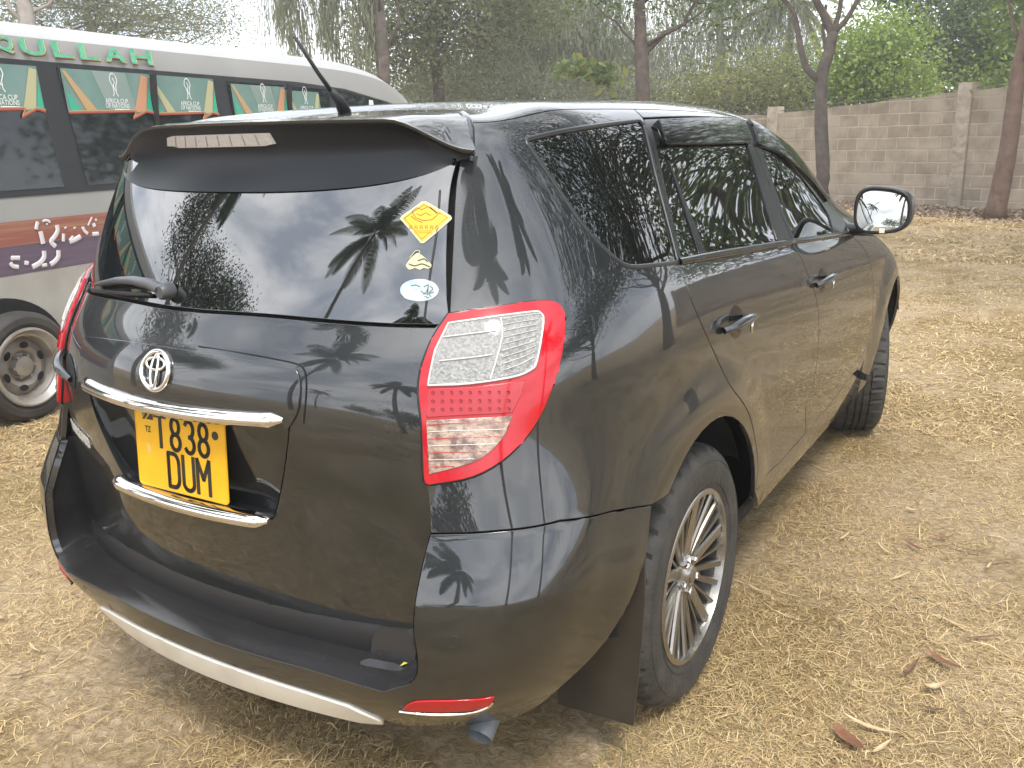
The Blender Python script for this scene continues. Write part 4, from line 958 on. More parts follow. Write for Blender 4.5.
def palm(name,label,base,h,lean=(0,0),nf=17,fl=2.6,lm=None,cat='palm',group=None,tr=.13):
    root=empty(name,tuple(base)); tag(root,label,cat,group); top=np.array([lean[0],lean[1],h]); mb=MB()
    mb.tube([top*np.array([t**1.6,t**1.6,t]) for t in np.linspace(0,1,9)],[tr*(1.25-.5*t) for t in np.linspace(0,1,9)],10); mb.build('trunk',barkg,root,True)
    V=[];F=[];T=[]
    for k in range(nf):
        az=2*math.pi*k/nf*2.618+rnd.uniform(-.2,.2); el=R(rnd.uniform(-35,72)); L_=fl*rnd.uniform(.8,1.1); d=np.array([math.cos(az)*math.cos(el),math.sin(az)*math.cos(el),math.sin(el)]); p=top.copy(); pts=[p.copy()]; 
        for i in range(14):
            p=p+d*L_/14; d=d+np.array([0,0,-.115]); d/=np.linalg.norm(d); pts.append(p.copy())
        pts=np.array(pts); side=np.cross(pts[-1]-pts[0],[0,0,1]); side/=max(np.linalg.norm(side),1e-6); tt=rnd.random()
        for i in range(14):      # midrib
            a,b=pts[i],pts[i+1]; q=len(V); w_=.022*(1-i/15); V+=[a-side*w_,a+side*w_,b+side*w_,b-side*w_]; F.append((q,q+1,q+2,q+3)); T+=[tt]*4
        for i in range(44):
            t=.10+.9*i/43; x=t*14; j=min(13,int(x)); p0=pts[j]+(pts[j+1]-pts[j])*(x-j); fwd=(pts[j+1]-pts[j]); fwd/=np.linalg.norm(fwd); ll=.62*fl/2.6*math.sin(math.pi*min(.97,(.15+.85*t)))**.6
            for s in (1,-1):
                dd=side*s*.8+fwd*.55+np.array([0,0,-.35-.2*rnd.random()]); dd/=np.linalg.norm(dd); e1=p0+dd*ll*.55; e2=e1+(dd+np.array([0,0,-.35]))*ll*.45; ww=fwd*.028
                q=len(V); V+=[p0-ww,p0+ww,e1+ww,e1-ww,e2]; F+=[(q,q+1,q+2,q+3),(q+3,q+2,q+4,q+4)]; T+=[tt]*5
    F4=[f for f in F if f[2]!=f[3]]; me_V=np.array(V)
    tri=[f for f in F if f[2]==f[3]]; F4+= [(f[0],f[1],f[2],f[2]) for f in []]
    # tips as thin quads
    extra=[];EV=[];ET=[]
    for f in tri:
        q=len(V)+len(EV); EV.append(me_V[f[2]]*.98+me_V[f[1]]*.02); ET.append(T[f[2]]); extra.append((f[0],f[1],f[2],q))
    VV=np.concatenate([me_V,np.array(EV)]); fast_mesh('crown',VV,np.array(F4+extra),lm or g_palm,root,np.array(T+ET)); return root

g_pl=leafmat('plant_leaves',[(.12,.19,.05),(.20,.27,.08),(.40,.38,.08)])
# ---------------------------------------------------------------- ground
gm=bpy.data.materials.new('dry_grass_soil'); gm.use_nodes=True; t=gm.node_tree; b=t.nodes['Principled BSDF']; l=t.links.new; b.inputs['Roughness'].default_value=.95; b.inputs['Specular IOR Level'].default_value=.15
tcn=t.nodes.new('ShaderNodeTexCoord')
def nz(s,d=6,r=.6,dist=0):
    n=t.nodes.new('ShaderNodeTexNoise'); n.inputs['Scale'].default_value=s; n.inputs['Detail'].default_value=d; n.inputs['Roughness'].default_value=r; n.inputs['Distortion'].default_value=dist; l(tcn.outputs['Object'],n.inputs[0]); return n
def rampn(src,stops):
    r=t.nodes.new('ShaderNodeValToRGB'); e=r.color_ramp.elements
    while len(e)<len(stops): e.new(.5)
    for i,(p,c) in enumerate(stops): e[i].position=p; e[i].color=(*c,1)
    l(src.outputs[0],r.inputs[0]); return r
n1=nz(1.1,5,.6,.3); n2=nz(26,6,.75,1.2); n3=nz(.35,4,.6)
soil=rampn(n2,[(.30,(.25,.175,.10)),(.50,(.42,.32,.20)),(.72,(.58,.46,.31))]); straw=rampn(n2,[(.28,(.11,.074,.032)),(.48,(.26,.185,.085)),(.70,(.44,.33,.165))])
mk=rampn(n1,[(.40,(0,0,0)),(.56,(1,1,1))]); m1=t.nodes.new('ShaderNodeMix'); m1.data_type='RGBA'; l(mk.outputs[0],m1.inputs[0]); l(soil.outputs[0],m1.inputs[7]); l(straw.outputs[0],m1.inputs[6])
gr_=rampn(n3,[(.56,(0,0,0)),(.74,(.35,.35,.35))]); m2=t.nodes.new('ShaderNodeMix'); m2.data_type='RGBA'; l(gr_.outputs[0],m2.inputs[0]); l(m1.outputs[2],m2.inputs[6]); m2.inputs[7].default_value=(.16,.17,.06,1); l(m2.outputs[2],b.inputs['Base Color'])
bu=t.nodes.new('ShaderNodeBump'); bu.inputs['Strength'].default_value=.9; bu.inputs['Distance'].default_value=.03; l(n2.outputs[0],bu.inputs['Height']); l(bu.outputs[0],b.inputs['Normal'])
def gz(x,y):
    a=.012*np.sin(x*2.1+1)*np.cos(y*1.7)+.008*np.sin(x*5.3+y*4.1)+.006*np.sin(x*9.7-y*7.9+2)
    far=np.clip((np.hypot(x-1.7,y+1.2)-9)/10,0,1); return a-.012-.0*far
ax=np.concatenate([[-600,-200,-80,-40,-20],np.linspace(-12,10,190),[20,40,80,200,600]]); ay=np.concatenate([[-600,-200,-80,-40,-15],np.linspace(-5,24,240),[40,80,200,600]])
X,Y=np.meshgrid(ax,ay); Z=gz(X,Y)
nx_,ny_=len(ax),len(ay); q=np.arange(nx_*ny_).reshape(ny_,nx_); F=np.stack([q[:-1,:-1],q[:-1,1:],q[1:,1:],q[1:,:-1]],-1).reshape(-1,4)
go=fast_mesh('ground',np.stack([X,Y,Z],-1).reshape(-1,3),F,gm,smooth=True); tag(go,kind='structure')
# dry grass blades
straw_m=leafmat('dry_grass_blades',[(.15,.092,.040),(.43,.300,.140),(.64,.485,.25),(.76,.63,.39)],.75,.2); green_m=leafmat('green_grass_blades',[(.19,.19,.07),(.33,.31,.13)],.7,.2)
def patchy(x,y): return -1.3*np.exp(-((x+.55)**2+(y+.05)**2)/.35)-1.2*np.exp(-((x-2.15)**2+(y-1.75)**2)/.25)+np.sin(x*1.9+.7*np.sin(y*1.3))+np.sin(y*2.3+1.1*np.sin(x*1.7+2))+.6*np.sin(x*4.7+y*3.9)+.5*np.sin(x*7.9-y*6.1)
def blades(P,L_,w,lay,bendf=.32):
    n=len(P); az=nr.uniform(0,2*np.pi,n); el=np.abs(nr.normal(0,lay,n)); el=np.clip(el,.02,1.4); d=np.stack([np.cos(az)*np.cos(el),np.sin(az)*np.cos(el),np.sin(el)],1); s=np.stack([-np.sin(az),np.cos(az),0*az],1)
    s=s+nr.normal(size=(n,3))*.25; L_=L_*nr.uniform(.45,1.5,n); out=[]; d2=d+nr.normal(size=(n,3))*bendf; d2[:,2]=np.minimum(d2[:,2],.15)-el*.35; d2/=np.linalg.norm(d2,axis=1,keepdims=True)
    a=P; bq=P+d*(L_*.5)[:,None]; c=bq+d2*(L_*.5)[:,None]; c[:,2]=np.maximum(c[:,2],gz(c[:,0],c[:,1])+.001)
    w=(w*nr.uniform(.6,1.4,n))[:,None]
    V=np.stack([a-s*w*.5,a+s*w*.5,bq-s*w*.42,bq+s*w*.42,c-s*w*.12,c+s*w*.12],1).reshape(-1,3); k=np.arange(n)[:,None]*6
    return V,np.concatenate([k+np.array([0,1,3,2]),k+np.array([2,3,5,4])],0)
def scatter(n,d0,d1,pw,az0,az1):
    """points on the ground round the standpoint"""
    r_=d0+(d1-d0)*nr.uniform(0,1,n)**pw; a=nr.uniform(R(az0),R(az1),n); return CAM[0]+np.sin(a)*r_,CAM[1]+np.cos(a)*r_
def grass(name,n,d0,d1,pw,L_,w,lay,m,az0=-72,az1=14,thr=-1.0,soft=1.0,th=None):
    x,y=scatter(n,d0,d1,pw,az0,az1); k=patchy(x,y)+nr.normal(0,soft,n)>thr
    k&=~((abs(x)<.78)&(y>.35)&(y<4.1)); x,y=x[k],y[k]
    P=np.stack([x,y,gz(x,y)+.001],1); Lq=L_*(1+.12*np.hypot(x-CAM[0],y-CAM[1])/3) if th else L_
    V,F=blades(P,Lq if not np.isscalar(Lq) else np.full(len(x),Lq),np.full(len(x),w),lay); o=fast_mesh(name,V,F,m,None,np.repeat(np.clip(nr.beta(2,2,len(x)),0,1),6)); return tag(o,kind='stuff')
def join_stuff(objs,name):
    return objs
o=grass('dry_grass',320000,.9,5.8,1.25,.031,.0017,.38,straw_m,thr=-.75,soft=.7); o['label']='matted dry straw coloured grass all over the yard around the SUV'; o['category']='grass'
o=grass('dry_grass',120000,5.0,13,1.2,.05,.0055,.35,straw_m,thr=-.9,soft=.9); o['label']='thin dry grass farther off towards the wall and the bus'; o['category']='grass'
o=grass('dry_grass',50000,12,24,1.1,.09,.014,.4,straw_m,az0=-66,az1=6,thr=-1.2,soft=1.2); o['label']='sparse dry grass at the far side of the yard by the wall'; o['category']='grass'
o=grass('dry_grass',12000,1.0,7,1.2,.095,.0024,.16,straw_m,thr=-.6,soft=1.0); o['label']='longer loose straws lying on top of the matted grass near the SUV'; o['category']='grass'
o=grass('green_grass',30000,1.2,8,1.4,.032,.0024,.45,green_m,thr=1.35,soft=.7); o['label']='short green grass showing in small patches between the dry straw'; o['category']='grass'
# leaf litter
def leaf_obj(loc,L_,w,rz,curl,m,label,group=None,name='dry_leaf',tilt=0.0):
    V=[];F=[];n=12
    for i in range(n+1):
        t=i/n; x=(t-.5)*L_; ww=w*math.sin(math.pi*min(1,t*1.02+.0))**.7*(.5 if 0<i<n else .05); z=curl*L_*(4*(t-.5)**2)+.004+tilt*x
        for j in range(5): s=(j-2)/2; V.append((x,s*ww+.10*L_*math.sin(2.2*t),z+abs(s)*ww*.5+.0015))
    for i in range(n):
        for j in range(4): F.append((i*5+j,(i+1)*5+j,(i+1)*5+j+1,i*5+j+1))
    F+= [tuple(q_ for q_ in f[::-1]) for f in []]
    o=mesh_obj(name,V,F,m,None,True); o.location=loc; o.rotation_euler=(0,0,rz); tag(o,label,'leaf' if name!='twig' else 'twig',group); return o
lb=mat('leaf_brown',(.11,.062,.035),.85,noise=(30,(.20,.12,.07),.4,.7)); lp=mat('leaf_pale_straw',(.42,.31,.17),.65,noise=(30,(.56,.44,.27),.4,.7)); lr=mat('leaf_reddish',(.16,.068,.036),.85,noise=(25,(.24,.125,.065),.4,.7))
def G(px,py,z=.012):
    d=fw*FOC+rt*(px-512)-up*(py-384); t_=(z-CAM[2])/d[2]; p=CAM+d*t_; return (p[0],p[1],float(gz(p[0],p[1]))+z)
for (px,py,L_,w_,rz,c_,m_,lab) in [
 (945,662,.15,.030,2.5,.12,lr,'reddish brown curled leaf lying in the litter at the lower right'),
 (912,672,.13,.022,1.2,.25,lb,'dark brown upturned leaf at the left of the litter pile at the lower right'),
 (935,690,.09,.030,.6,.3,lp,'short pale curled leaf in the middle of the litter pile at the lower right'),
 (872,722,.18,.020,2.95,.08,lp,'long pale straw strip pointing up to the right near the bottom edge'),
 (850,735,.14,.05,2.4,.10,lr,'broad brown leaf just under the long pale strip near the bottom edge'),
 (883,748,.10,.018,1.1,.15,lp,'pale strip standing across the bottom edge of the picture'),
 (915,545,.12,.022,2.3,.10,lr,'reddish leaf lying in the grass right of the rear wheel'),
 (890,552,.15,.014,2.4,.14,lp,'thin pale bent strip beside the reddish leaf right of the rear wheel'),
 (845,540,.12,.014,1.2,.2,lp,'pale forked husk in the grass midway right of the rear wheel'),
 (1005,560,.20,.012,.6,.05,lb,'long dark twig like strip slanting at the right edge'),
 (985,640,.16,.014,.55,.05,lb,'brown stick strip slanting down at the right edge'),
 (955,625,.14,.012,2.7,.05,lp,'pale straight straw strip at middle right'),
 (760,585,.10,.014,2.8,.1,lp,'pale straw strip close to the rear wheel'),
 (965,545,.18,.012,2.9,.06,lb,'thin brown strip lying level at the right'),
 (800,620,.08,.014,.3,.2,lb,'small brown leaf right of the rear tyre'),
 (20,672,.10,.014,.9,.15,lb,'curled brown strip at the left edge under the bumper'),
 (35,645,.09,.012,2.9,.08,lp,'pale straw strip at the left edge')]:
    leaf_obj(G(px,py),L_*.85,w_*.75,rz,c_,m_,lab)
for i in range(70):
    a=R(rnd.uniform(-4,-30) if i%4 else rnd.uniform(-58,-68)); d_=rnd.uniform(2.2,8)*(1 if i%4 else .45); x,y=CAM[0]+math.sin(a)*d_+.2,CAM[1]+math.cos(a)*d_
    if abs(x)<1.05 and -.2<y<4.4: continue
    leaf_obj((x,y,float(gz(x,y))+.008),rnd.uniform(.05,.13),rnd.uniform(.008,.022),rnd.uniform(0,3.14),rnd.uniform(.02,.25),rnd.choice([lb,lp,lp,lr]),'small dry leaf scattered on the dry grass','small dry leaves scattered on the grass')
# ---------------------------------------------------------------- block wall
A0=np.array(Wg(965,17.0)); B0=np.array(Wg(778,20.5)); wd=(B0-A0)/np.linalg.norm(B0-A0); Lw=np.linalg.norm(B0-A0)
wall_root=empty('block_wall',tuple(A0),math.atan2(wd[1],wd[0])); tag(wall_root,'weathered grey brown concrete block wall with pillars at the far side of the yard','wall')
wm=bpy.data.materials.new('concrete_blocks'); wm.use_nodes=True; t=wm.node_tree; b=t.nodes['Principled BSDF']; l=t.links.new; b.inputs['Roughness'].default_value=.95
tcn=t.nodes.new('ShaderNodeTexCoord'); sx=t.nodes.new('ShaderNodeSeparateXYZ'); cx_=t.nodes.new('ShaderNodeCombineXYZ'); l(tcn.outputs['Object'],sx.inputs[0]); l(sx.outputs[0],cx_.inputs[0]); l(sx.outputs[2],cx_.inputs[1])
wob=t.nodes.new('ShaderNodeTexNoise'); wob.inputs['Scale'].default_value=1.5; l(tcn.outputs['Object'],wob.inputs[0]); vm=t.nodes.new('ShaderNodeVectorMath'); vm.operation='MULTIPLY_ADD'; l(wob.outputs[1],vm.inputs[0]); vm.inputs[1].default_value=(.05,.05,0); l(cx_.outputs[0],vm.inputs[2])
br=t.nodes.new('ShaderNodeTexBrick'); l(vm.outputs[0],br.inputs[0]); br.inputs['Scale'].default_value=1; br.inputs['Brick Width'].default_value=.46; br.inputs['Row Height'].default_value=.235; br.inputs['Mortar Size'].default_value=.016; br.inputs['Mortar Smooth'].default_value=.4; br.inputs['Bias'].default_value=-.1
br.inputs['Color1'].default_value=(.29,.245,.195,1); br.inputs['Color2'].default_value=(.39,.335,.27,1); br.inputs['Mortar'].default_value=(.47,.41,.335,1)
st=t.nodes.new('ShaderNodeTexNoise'); st.inputs['Scale'].default_value=2.2; st.inputs['Detail'].default_value=8; st.inputs['Roughness'].default_value=.7; l(tcn.outputs['Object'],st.inputs[0]); sr=t.nodes.new('ShaderNodeValToRGB'); sr.color_ramp.elements[0].position=.3; sr.color_ramp.elements[0].color=(.62,.60,.58,1); sr.color_ramp.elements[1].position=.65; sr.color_ramp.elements[1].color=(1.08,1.05,1.0,1); l(st.outputs[0],sr.inputs[0])
mm=t.nodes.new('ShaderNodeMix'); mm.data_type='RGBA'; mm.blend_type='MULTIPLY'; mm.inputs[0].default_value=1; l(br.outputs[0],mm.inputs[6]); l(sr.outputs[0],mm.inputs[7])
# the mortar is smeared: where it has been rendered over the joints vanish
sm_=t.nodes.new('ShaderNodeTexNoise'); sm_.inputs['Scale'].default_value=1.1; sm_.inputs['Detail'].default_value=4; l(tcn.outputs['Object'],sm_.inputs[0]); smr=t.nodes.new('ShaderNodeValToRGB'); smr.color_ramp.elements[0].position=.46; smr.color_ramp.elements[0].color=(0,0,0,1); smr.color_ramp.elements[1].position=.62; smr.color_ramp.elements[1].color=(.75,.75,.75,1); l(sm_.outputs[0],smr.inputs[0])
m3=t.nodes.new('ShaderNodeMix'); m3.data_type='RGBA'; l(smr.outputs[0],m3.inputs[0]); l(mm.outputs[2],m3.inputs[6]); m3.inputs[7].default_value=(.36,.305,.245,1); l(m3.outputs[2],b.inputs['Base Color'])
bu=t.nodes.new('ShaderNodeBump'); bu.inputs['Strength'].default_value=.7; bu.inputs['Distance'].default_value=.03; l(br.outputs['Fac'],bu.inputs['Height']); bu.invert=True; b2=t.nodes.new('ShaderNodeBump'); b2.inputs['Strength'].default_value=.5; b2.inputs['Distance'].default_value=.03; l(st.outputs[0],b2.inputs['Height']); l(bu.outputs[0],b2.inputs['Normal']); l(b2.outputs[0],b.inputs['Normal'])
post_m=mat('pillar_concrete',(.28,.235,.185),.95,bump=(9,.8,.05),noise=(5,(.40,.345,.28),.35,.7))
def wtop(s): return 2.20-.26*min(1,max(-.15,s/Lw))-.0*s
def wallseg(s0,s1):
    n=max(2,int(abs(s1-s0)/.25)); V=[];F=[]
    for i in range(n+1):
        s=s0+(s1-s0)*i/n; h=wtop(s)+.012*math.sin(s*5)+rnd.uniform(-.006,.006)
        V+=[(s,-.08,-.1),(s,-.08,h),(s,.08,h),(s,.08,-.1)]
    for i in range(n): F+=[(i*4+j,i*4+4+j,i*4+4+(j+1)%4,i*4+(j+1)%4) for j in range(3)]
    F+=[(0,1,2,3),(n*4+3,n*4+2,n*4+1,n*4)]
    o=mesh_obj('wall_panel',V,F,wm,wall_root); autosmooth(o,30)
posts=[-9.0,-4.2,.02,Lw+.1,Lw*2+.4,Lw*3+.6]
for a_,b_ in zip(posts[:-1],posts[1:]): wallseg(a_+.14,b_-.14)
for s in posts:
    mb=MB(); n=7; h=wtop(s)+.16
    mb.box((s,0,h/2-.05),(.28,.26,h+.1)); o=mb.build('pillar',post_m,wall_root); bevel(o,.015,2)
# wire along the top of the wall
mb=MB(); mb.tube([(s,-.02,wtop(s)+.06+.02*math.sin(s*3)) for s in np.arange(-9,Lw*3,.5)],.008,5); mb.build('wire',mat('wire',(.10,.10,.08),.6),wall_root)
# rubble bank of soil and leaves at the wall's foot
rb=[]; n=26000; s=nr.uniform(-9,Lw+6,n); dd=np.abs(nr.normal(0,.55,n)); hh=.10*np.exp(-(dd/.5)**2); nrm=np.array([wd[1],-wd[0],0]); 
if nrm@ (CAM-A0)<0: nrm=-nrm
P=A0+s[:,None]*wd+nrm*(dd[:,None]+.1); P[:,2]=gz(P[:,0],P[:,1])+nr.uniform(0,1,n)*hh+.01
V,F=rhombi(P,.075,.5,.6); lit=leafmat('leaf_litter',[(.13,.085,.055),(.24,.165,.11),(.38,.29,.20),(.46,.38,.30)],.8,.1); o=fast_mesh('leaf_litter',V,F,lit,None,np.repeat(nr.uniform(0,1,n),4)); tag(o,'bank of dead leaves and crumbled soil along the foot of the block wall','leaf litter',kind='stuff')
# ---------------------------------------------------------------- trees beyond
def cl(px,py,dep,rx,rz,ry=None):  return (W(px,py,dep),(rx,ry or rx,rz))
tree('feathery_tree','dark feathery tree spreading behind the bus roof at top left',Wg(90,24),[cl(60,-45,23,5.2,2.0,3),cl(170,0,24,2.2,1.0,2),cl(120,20,23,2.4,.8,2),cl(215,25,25,1.5,.45,1),cl(10,25,22,1.6,1.0,1.5)],g_ol,barkg,trunk=[Wg(90,24),W(95,60,24),W(80,-20,23)],n=42000,size=.10,asp=.30,crad=.45)
tree('pale_trunk_tree','tree with a pale smooth trunk rising behind the bus at the far left',Wg(32,20),[cl(0,-120,20,3,2,2)],g_ol,mat('bark_pale',(.20,.175,.15),.9,bump=(10,.6,.03),noise=(5,(.29,.26,.23),.35,.7)),trunk=[Wg(42,20),W(33,60,20),W(24,0,20),W(10,-110,20)],r0=.24,n=6000,size=.13)
def curtain(x0,x1,y0,y1f,dep,n):
    out=[]
    for i in range(n):
        x=x0+(x1-x0)*rnd.random(); yb=y1f(x); y=y0+(yb-y0)*rnd.random()**.8; out.append(W(x,y,dep+rnd.uniform(-1.2,1.2)))
    return np.array(out)
cas=tree('casuarina','thin casuarina with dark needles hanging in separate curtains right of the white sky',Wg(330,17),[cl(345,-95,17,1.4,1.0,1.5),cl(300,-90,17,1.0,.8,1)],g_cas,barkd,style='needle',trunk=[Wg(380,17),W(380,20,17),W(350,-100,17)],n=2500,slen=.5,sw=.02)
P=[]
for i in range(62):
    x=rnd.uniform(262,372); yb={0:28,1:60,2:42,3:78}[int((x-262)//28)%4]+rnd.uniform(-12,18)+(20 if x>330 else 0); yt=-70; dz=rnd.uniform(-1,1)
    for k in range(26): yy=yt+(yb-yt)*(k+rnd.random())/26; P.append(W(x+rnd.gauss(0,2.5)+3*math.sin(k*.5+i),yy,17+dz))
P=np.array(P); V,F=strands(np.repeat(P,4,0)+nr.normal(size=(len(P)*4,3))*.05-np.array(cas.location),.28,.016,.16); fast_mesh('hanging_needles',V,F,g_cas,cas,np.repeat(nr.uniform(0,1,len(P)*4),8))
tree('spreading_tree','large olive green tree with drooping foliage behind the end of the bus',Wg(430,20),[cl(400,15,20,1.3,1.3,1.5),cl(450,-30,20,2.2,1.6,2),cl(395,62,20.5,.9,.7,1),cl(520,0,21,1.5,1.1,1.5),cl(465,60,22,1.4,.7,1)],g_ol,barkd,trunk=[Wg(440,21),W(438,80,21),W(430,20,21),W(455,-60,20)],n=27000,size=.13,asp=.35,crad=.38)
tree('casuarina','dense grey green casuarina with a pyramid of needles behind the first bare trunk',Wg(560,26),[cl(560,10,26,2.4,2.6,2),cl(500,50,26,1.4,1.4,1),cl(600,70,26,1.8,.9,1.5),cl(450,85,27,1.6,.7,1)],g_cas,barkg,style='needle',trunk=[Wg(560,26),W(560,40,26),W(550,-80,26)],n=34000,slen=.30,sw=.026,crad=.5)
tree('casuarina','grey green casuarina filling the gap between the bare trunk and the forked tree',Wg(715,27),[cl(700,60,27,2.4,1.6,2),cl(720,-20,27,2.6,1.5,2),cl(770,50,27,1.6,1.6,1.5)],g_cas,barkg,style='needle',trunk=[Wg(725,27),W(720,40,27),W(715,-60,27)],n=17000,slen=.32,sw=.024,crad=.55)
tA=tree('tall_tree','tall tree with straight reddish brown trunk and one upturned side branch behind the SUV',Wg(647,17),[cl(620,-75,17,2.4,.9,2),cl(720,-35,17.5,1.4,.7,1.2),cl(600,-5,17.5,.8,.35,.6),cl(730,5,17.5,.7,.35,.5)],g_mid,bark,trunk=[Wg(647,17),W(643,95,17),W(641,40,17),W(639,-20,17),W(640,-90,17)],r0=.165,n=9000,size=.12,nlimb=4)
mb=MB(); b0=np.array(tA.location); limb(mb,W(643,58,17)-b0,W(684,24,17)-b0,.075,.035,8,.05); limb(mb,W(684,24,17)-b0,W(720,-30,17)-b0,.035,.015,7,.05); mb.build('side_branch',bark,tA,True)
tY=empty('forked_tree',tuple(Wg(824,13))); tag(tY,'forked tree with bare dark limbs in front of the block wall','tree'); b0=np.array(tY.location); mb=MB()
def tb(pts,r0,r1): 
    p=spl(pts,4); mb.tube([q-b0 for q in p],[r0+(r1-r0)*i/(len(p)-1) for i in range(len(p))],12)
d13=13.0
tb([Wg(826,d13),W(823,180,d13),W(821,120,d13),W(822,76,d13),W(829,52,d13),W(833,33,d13)],.105,.075)
tb([W(833,36,d13),W(824,15,d13),W(814,-4,d13),W(800,-40,d13)],.065,.04); tb([W(832,36,d13),W(837,20,d13),W(841,-2,d13),W(838,-50,d13)],.045,.025); tb([W(834,32,d13),W(846,20,d13),W(860,-4,d13),W(880,-40,d13)],.045,.025)
tb([W(820,82,d13),W(810,72,d13),W(804,62,d13),W(799,38,d13),W(794,14,d13),W(780,-8,d13),W(770,-50,d13)],.055,.025); tb([W(821,84,d13),W(826,55,d13+.2),W(823,30,d13+.3),W(826,5,d13+.4)],.035,.02)
mb.build('trunk',barkd,tY,True)
P=np.concatenate([blob(W(800,-75,d13),(1.3,1.3,.5),1500),blob(W(870,-75,d13),(1.2,1.2,.5),1500)])-b0; V,F=rhombi(P,.11,.45,.3); fast_mesh('crown',V,F,g_mid,tY,np.repeat(nr.uniform(0,1,len(P)),4))
tree('leaning_tree','tree with a reddish leaning trunk at the right edge in front of the wall',Wg(1006,15.5),[cl(1040,-110,15,2,.8,2)],g_mid,mat('bark_reddish',(.10,.062,.046),.9,bump=(12,.8,.03),noise=(6,(.17,.11,.08),.35,.7)),trunk=[Wg(1004,15.5),W(1008,150,15.5),W(1017,80,15.5),W(1028,20,15.5),W(1045,-90,15.5)],r0=.17,n=4000,nlimb=3)
tree('bright_green_tree','bright green leafy tree just behind the wall beside the forked tree',Wg(870,23),[cl(870,55,22,1.0,.85,1),cl(852,80,22,.8,.55,1),cl(895,85,22,.9,.5,1),cl(885,40,22,.55,.45,.6)],g_br,barkg,n=13000,size=.115,asp=.55,crad=.42)
tree('leafy_tree','big dark green leafy tree rising behind the wall at top right',Wg(960,25),[cl(965,10,25,2.3,1.5,1.8),cl(920,50,25,1.2,.9,1),cl(1010,55,25,1.6,1.2,1.2),cl(955,75,25,1.2,.6,1),cl(900,-20,25,1.3,.7,1)],g_mid,barkg,n=20000,size=.14,asp=.5,crad=.36)
tree('leafy_tree','mid green tree showing at the far right behind the leaning trunk',Wg(1040,24),[cl(1040,40,24,1.8,1.5,1.5),cl(990,85,24,.9,.4,.8)],g_br,barkg,n=8000,size=.13,asp=.5,crad=.35)
palm('palm','palm with drooping yellow green fronds behind the forked tree',Wg(785,28),5.3,(0,0),15,1.9,g_ye,'palm')
tree('small_plant','small plant with broad yellow green leaves sticking up behind the SUV roof',Wg(588,19),[cl(575,70,19,.42,.14,.4),cl(600,72,19,.36,.14,.3),cl(607,80,19,.2,.12,.2)],g_pl,barkg,n=330,size=.20,asp=.55,crad=.13,r0=.04,cat='plant',clump=6,limbs=True)
tree('olive_shrub','olive green shrub with yellowish leaves above the SUV roof next to the wall',Wg(745,22),[cl(725,85,22,1.2,.5,1),cl(775,75,22,.9,.7,1),cl(690,95,22,.8,.35,.8),cl(795,95,22,.6,.4,.6)],g_ye,barkg,n=6500,size=.10,asp=.45,crad=.35,cat='shrub',r0=.07)
tree('dark_shrub','dark green bush behind the left part of the wall',Wg(790,24),[cl(785,80,24,.9,.7,.8),cl(740,100,24,1.4,.4,1),cl(820,95,24,.8,.5,.8)],g_dark,barkg,n=8000,size=.11,crad=.3,cat='shrub',r0=.07)
tree('olive_shrub','grey olive bush low behind the SUV roof left of the small broad leaved plant',Wg(520,23),[cl(520,95,23,2.2,.45,1),cl(430,95,23,1.6,.45,1),cl(620,92,23,1.5,.5,1)],g_cas,barkg,n=9000,size=.11,crad=.35,cat='shrub',r0=.07)
# far wood closing the view
P=[]; 
for i in range(190):
    px=rnd.uniform(150,1080); dep=rnd.uniform(36,48); h=rnd.uniform(1.8,4.3) if px>330 else rnd.uniform(1.2,2.6); c=Wg(px,dep,h*.55); P.append(blob(c,(2.2,2.2,h*.5),260,.3))
P=np.concatenate(P); V,F=rhombi(P,.30,.5,.2); o=fast_mesh('far_wood',V,F,g_ol,None,np.repeat(nr.uniform(0,1,len(P)),4)); tag(o,'pale olive wood far beyond the wall filling the gaps between the nearer trees','trees',kind='stuff')
# ---------------------------------------------------------------- trees beside and behind the standpoint (mirrored in glass and paint)
g_='trees standing around the yard outside the picture'
def az(a,d,z=0): return np.array([.8+math.sin(R(a))*d,.6+math.cos(R(a))*d,z])
tree('shade_tree','broad shade tree reflected in the side windows of the SUV',az(30,10),[(az(30,10,6.5),(3.4,3.4,2.2)),(az(48,9,5.6),(2.4,2.4,1.6)),(az(16,11,5.6),(2.4,2.4,1.6)),(az(36,7.5,8.2),(2.8,2.8,1.0)),(az(2,9,8.0),(2.6,2.6,.9)),(az(-8,6.5,8.6),(3.0,2.6,.8)),(az(22,5.5,9.4),(2.8,2.6,.8))],g_dark,barkd,r0=.28,n=30000,size=.16,asp=.5,group=None,crad=.42)
tree('shade_tree','second shade tree reflected in the windows of the front doors',az(8,17),[(az(10,17,5),(3.2,3.2,2.4)),(az(2.5,19,3.6),(2.0,2,1.5)),(az(18,16,3.6),(2,2,1.4))],g_mid,barkd,r0=.25,n=13000,size=.17,asp=.5,crad=.45)
tree('shade_tree','shade tree reflected in the rear quarter of the SUV',az(60,11),[(az(60,11,5.4),(3,3,2)),(az(76,11,4.6),(2.2,2.2,1.6)),(az(56,9,8.4),(2.4,2.4,1.0)),(az(88,10,7.2),(1.8,1.8,1.0))],g_dark,barkd,r0=.25,n=14000,size=.17,asp=.5,crad=.45)
tree('broadleaf_tree','round broadleaf tree reflected at the left of the rear window',az(-124,13),[(az(-126,13,6.4),(2.2,2.2,1.6)),(az(-113,12,7.4),(1.5,1.5,2.4)),(az(-138,13,6.2),(1.9,1.9,1.3))],g_dark,barkd,r0=.25,n=22000,size=.13,asp=.6,crad=.40)
palm('palm','coconut palm reflected in the middle of the rear window',az(-168,12.5),11.9,(.9,.2),19,3.5,None,'palm')
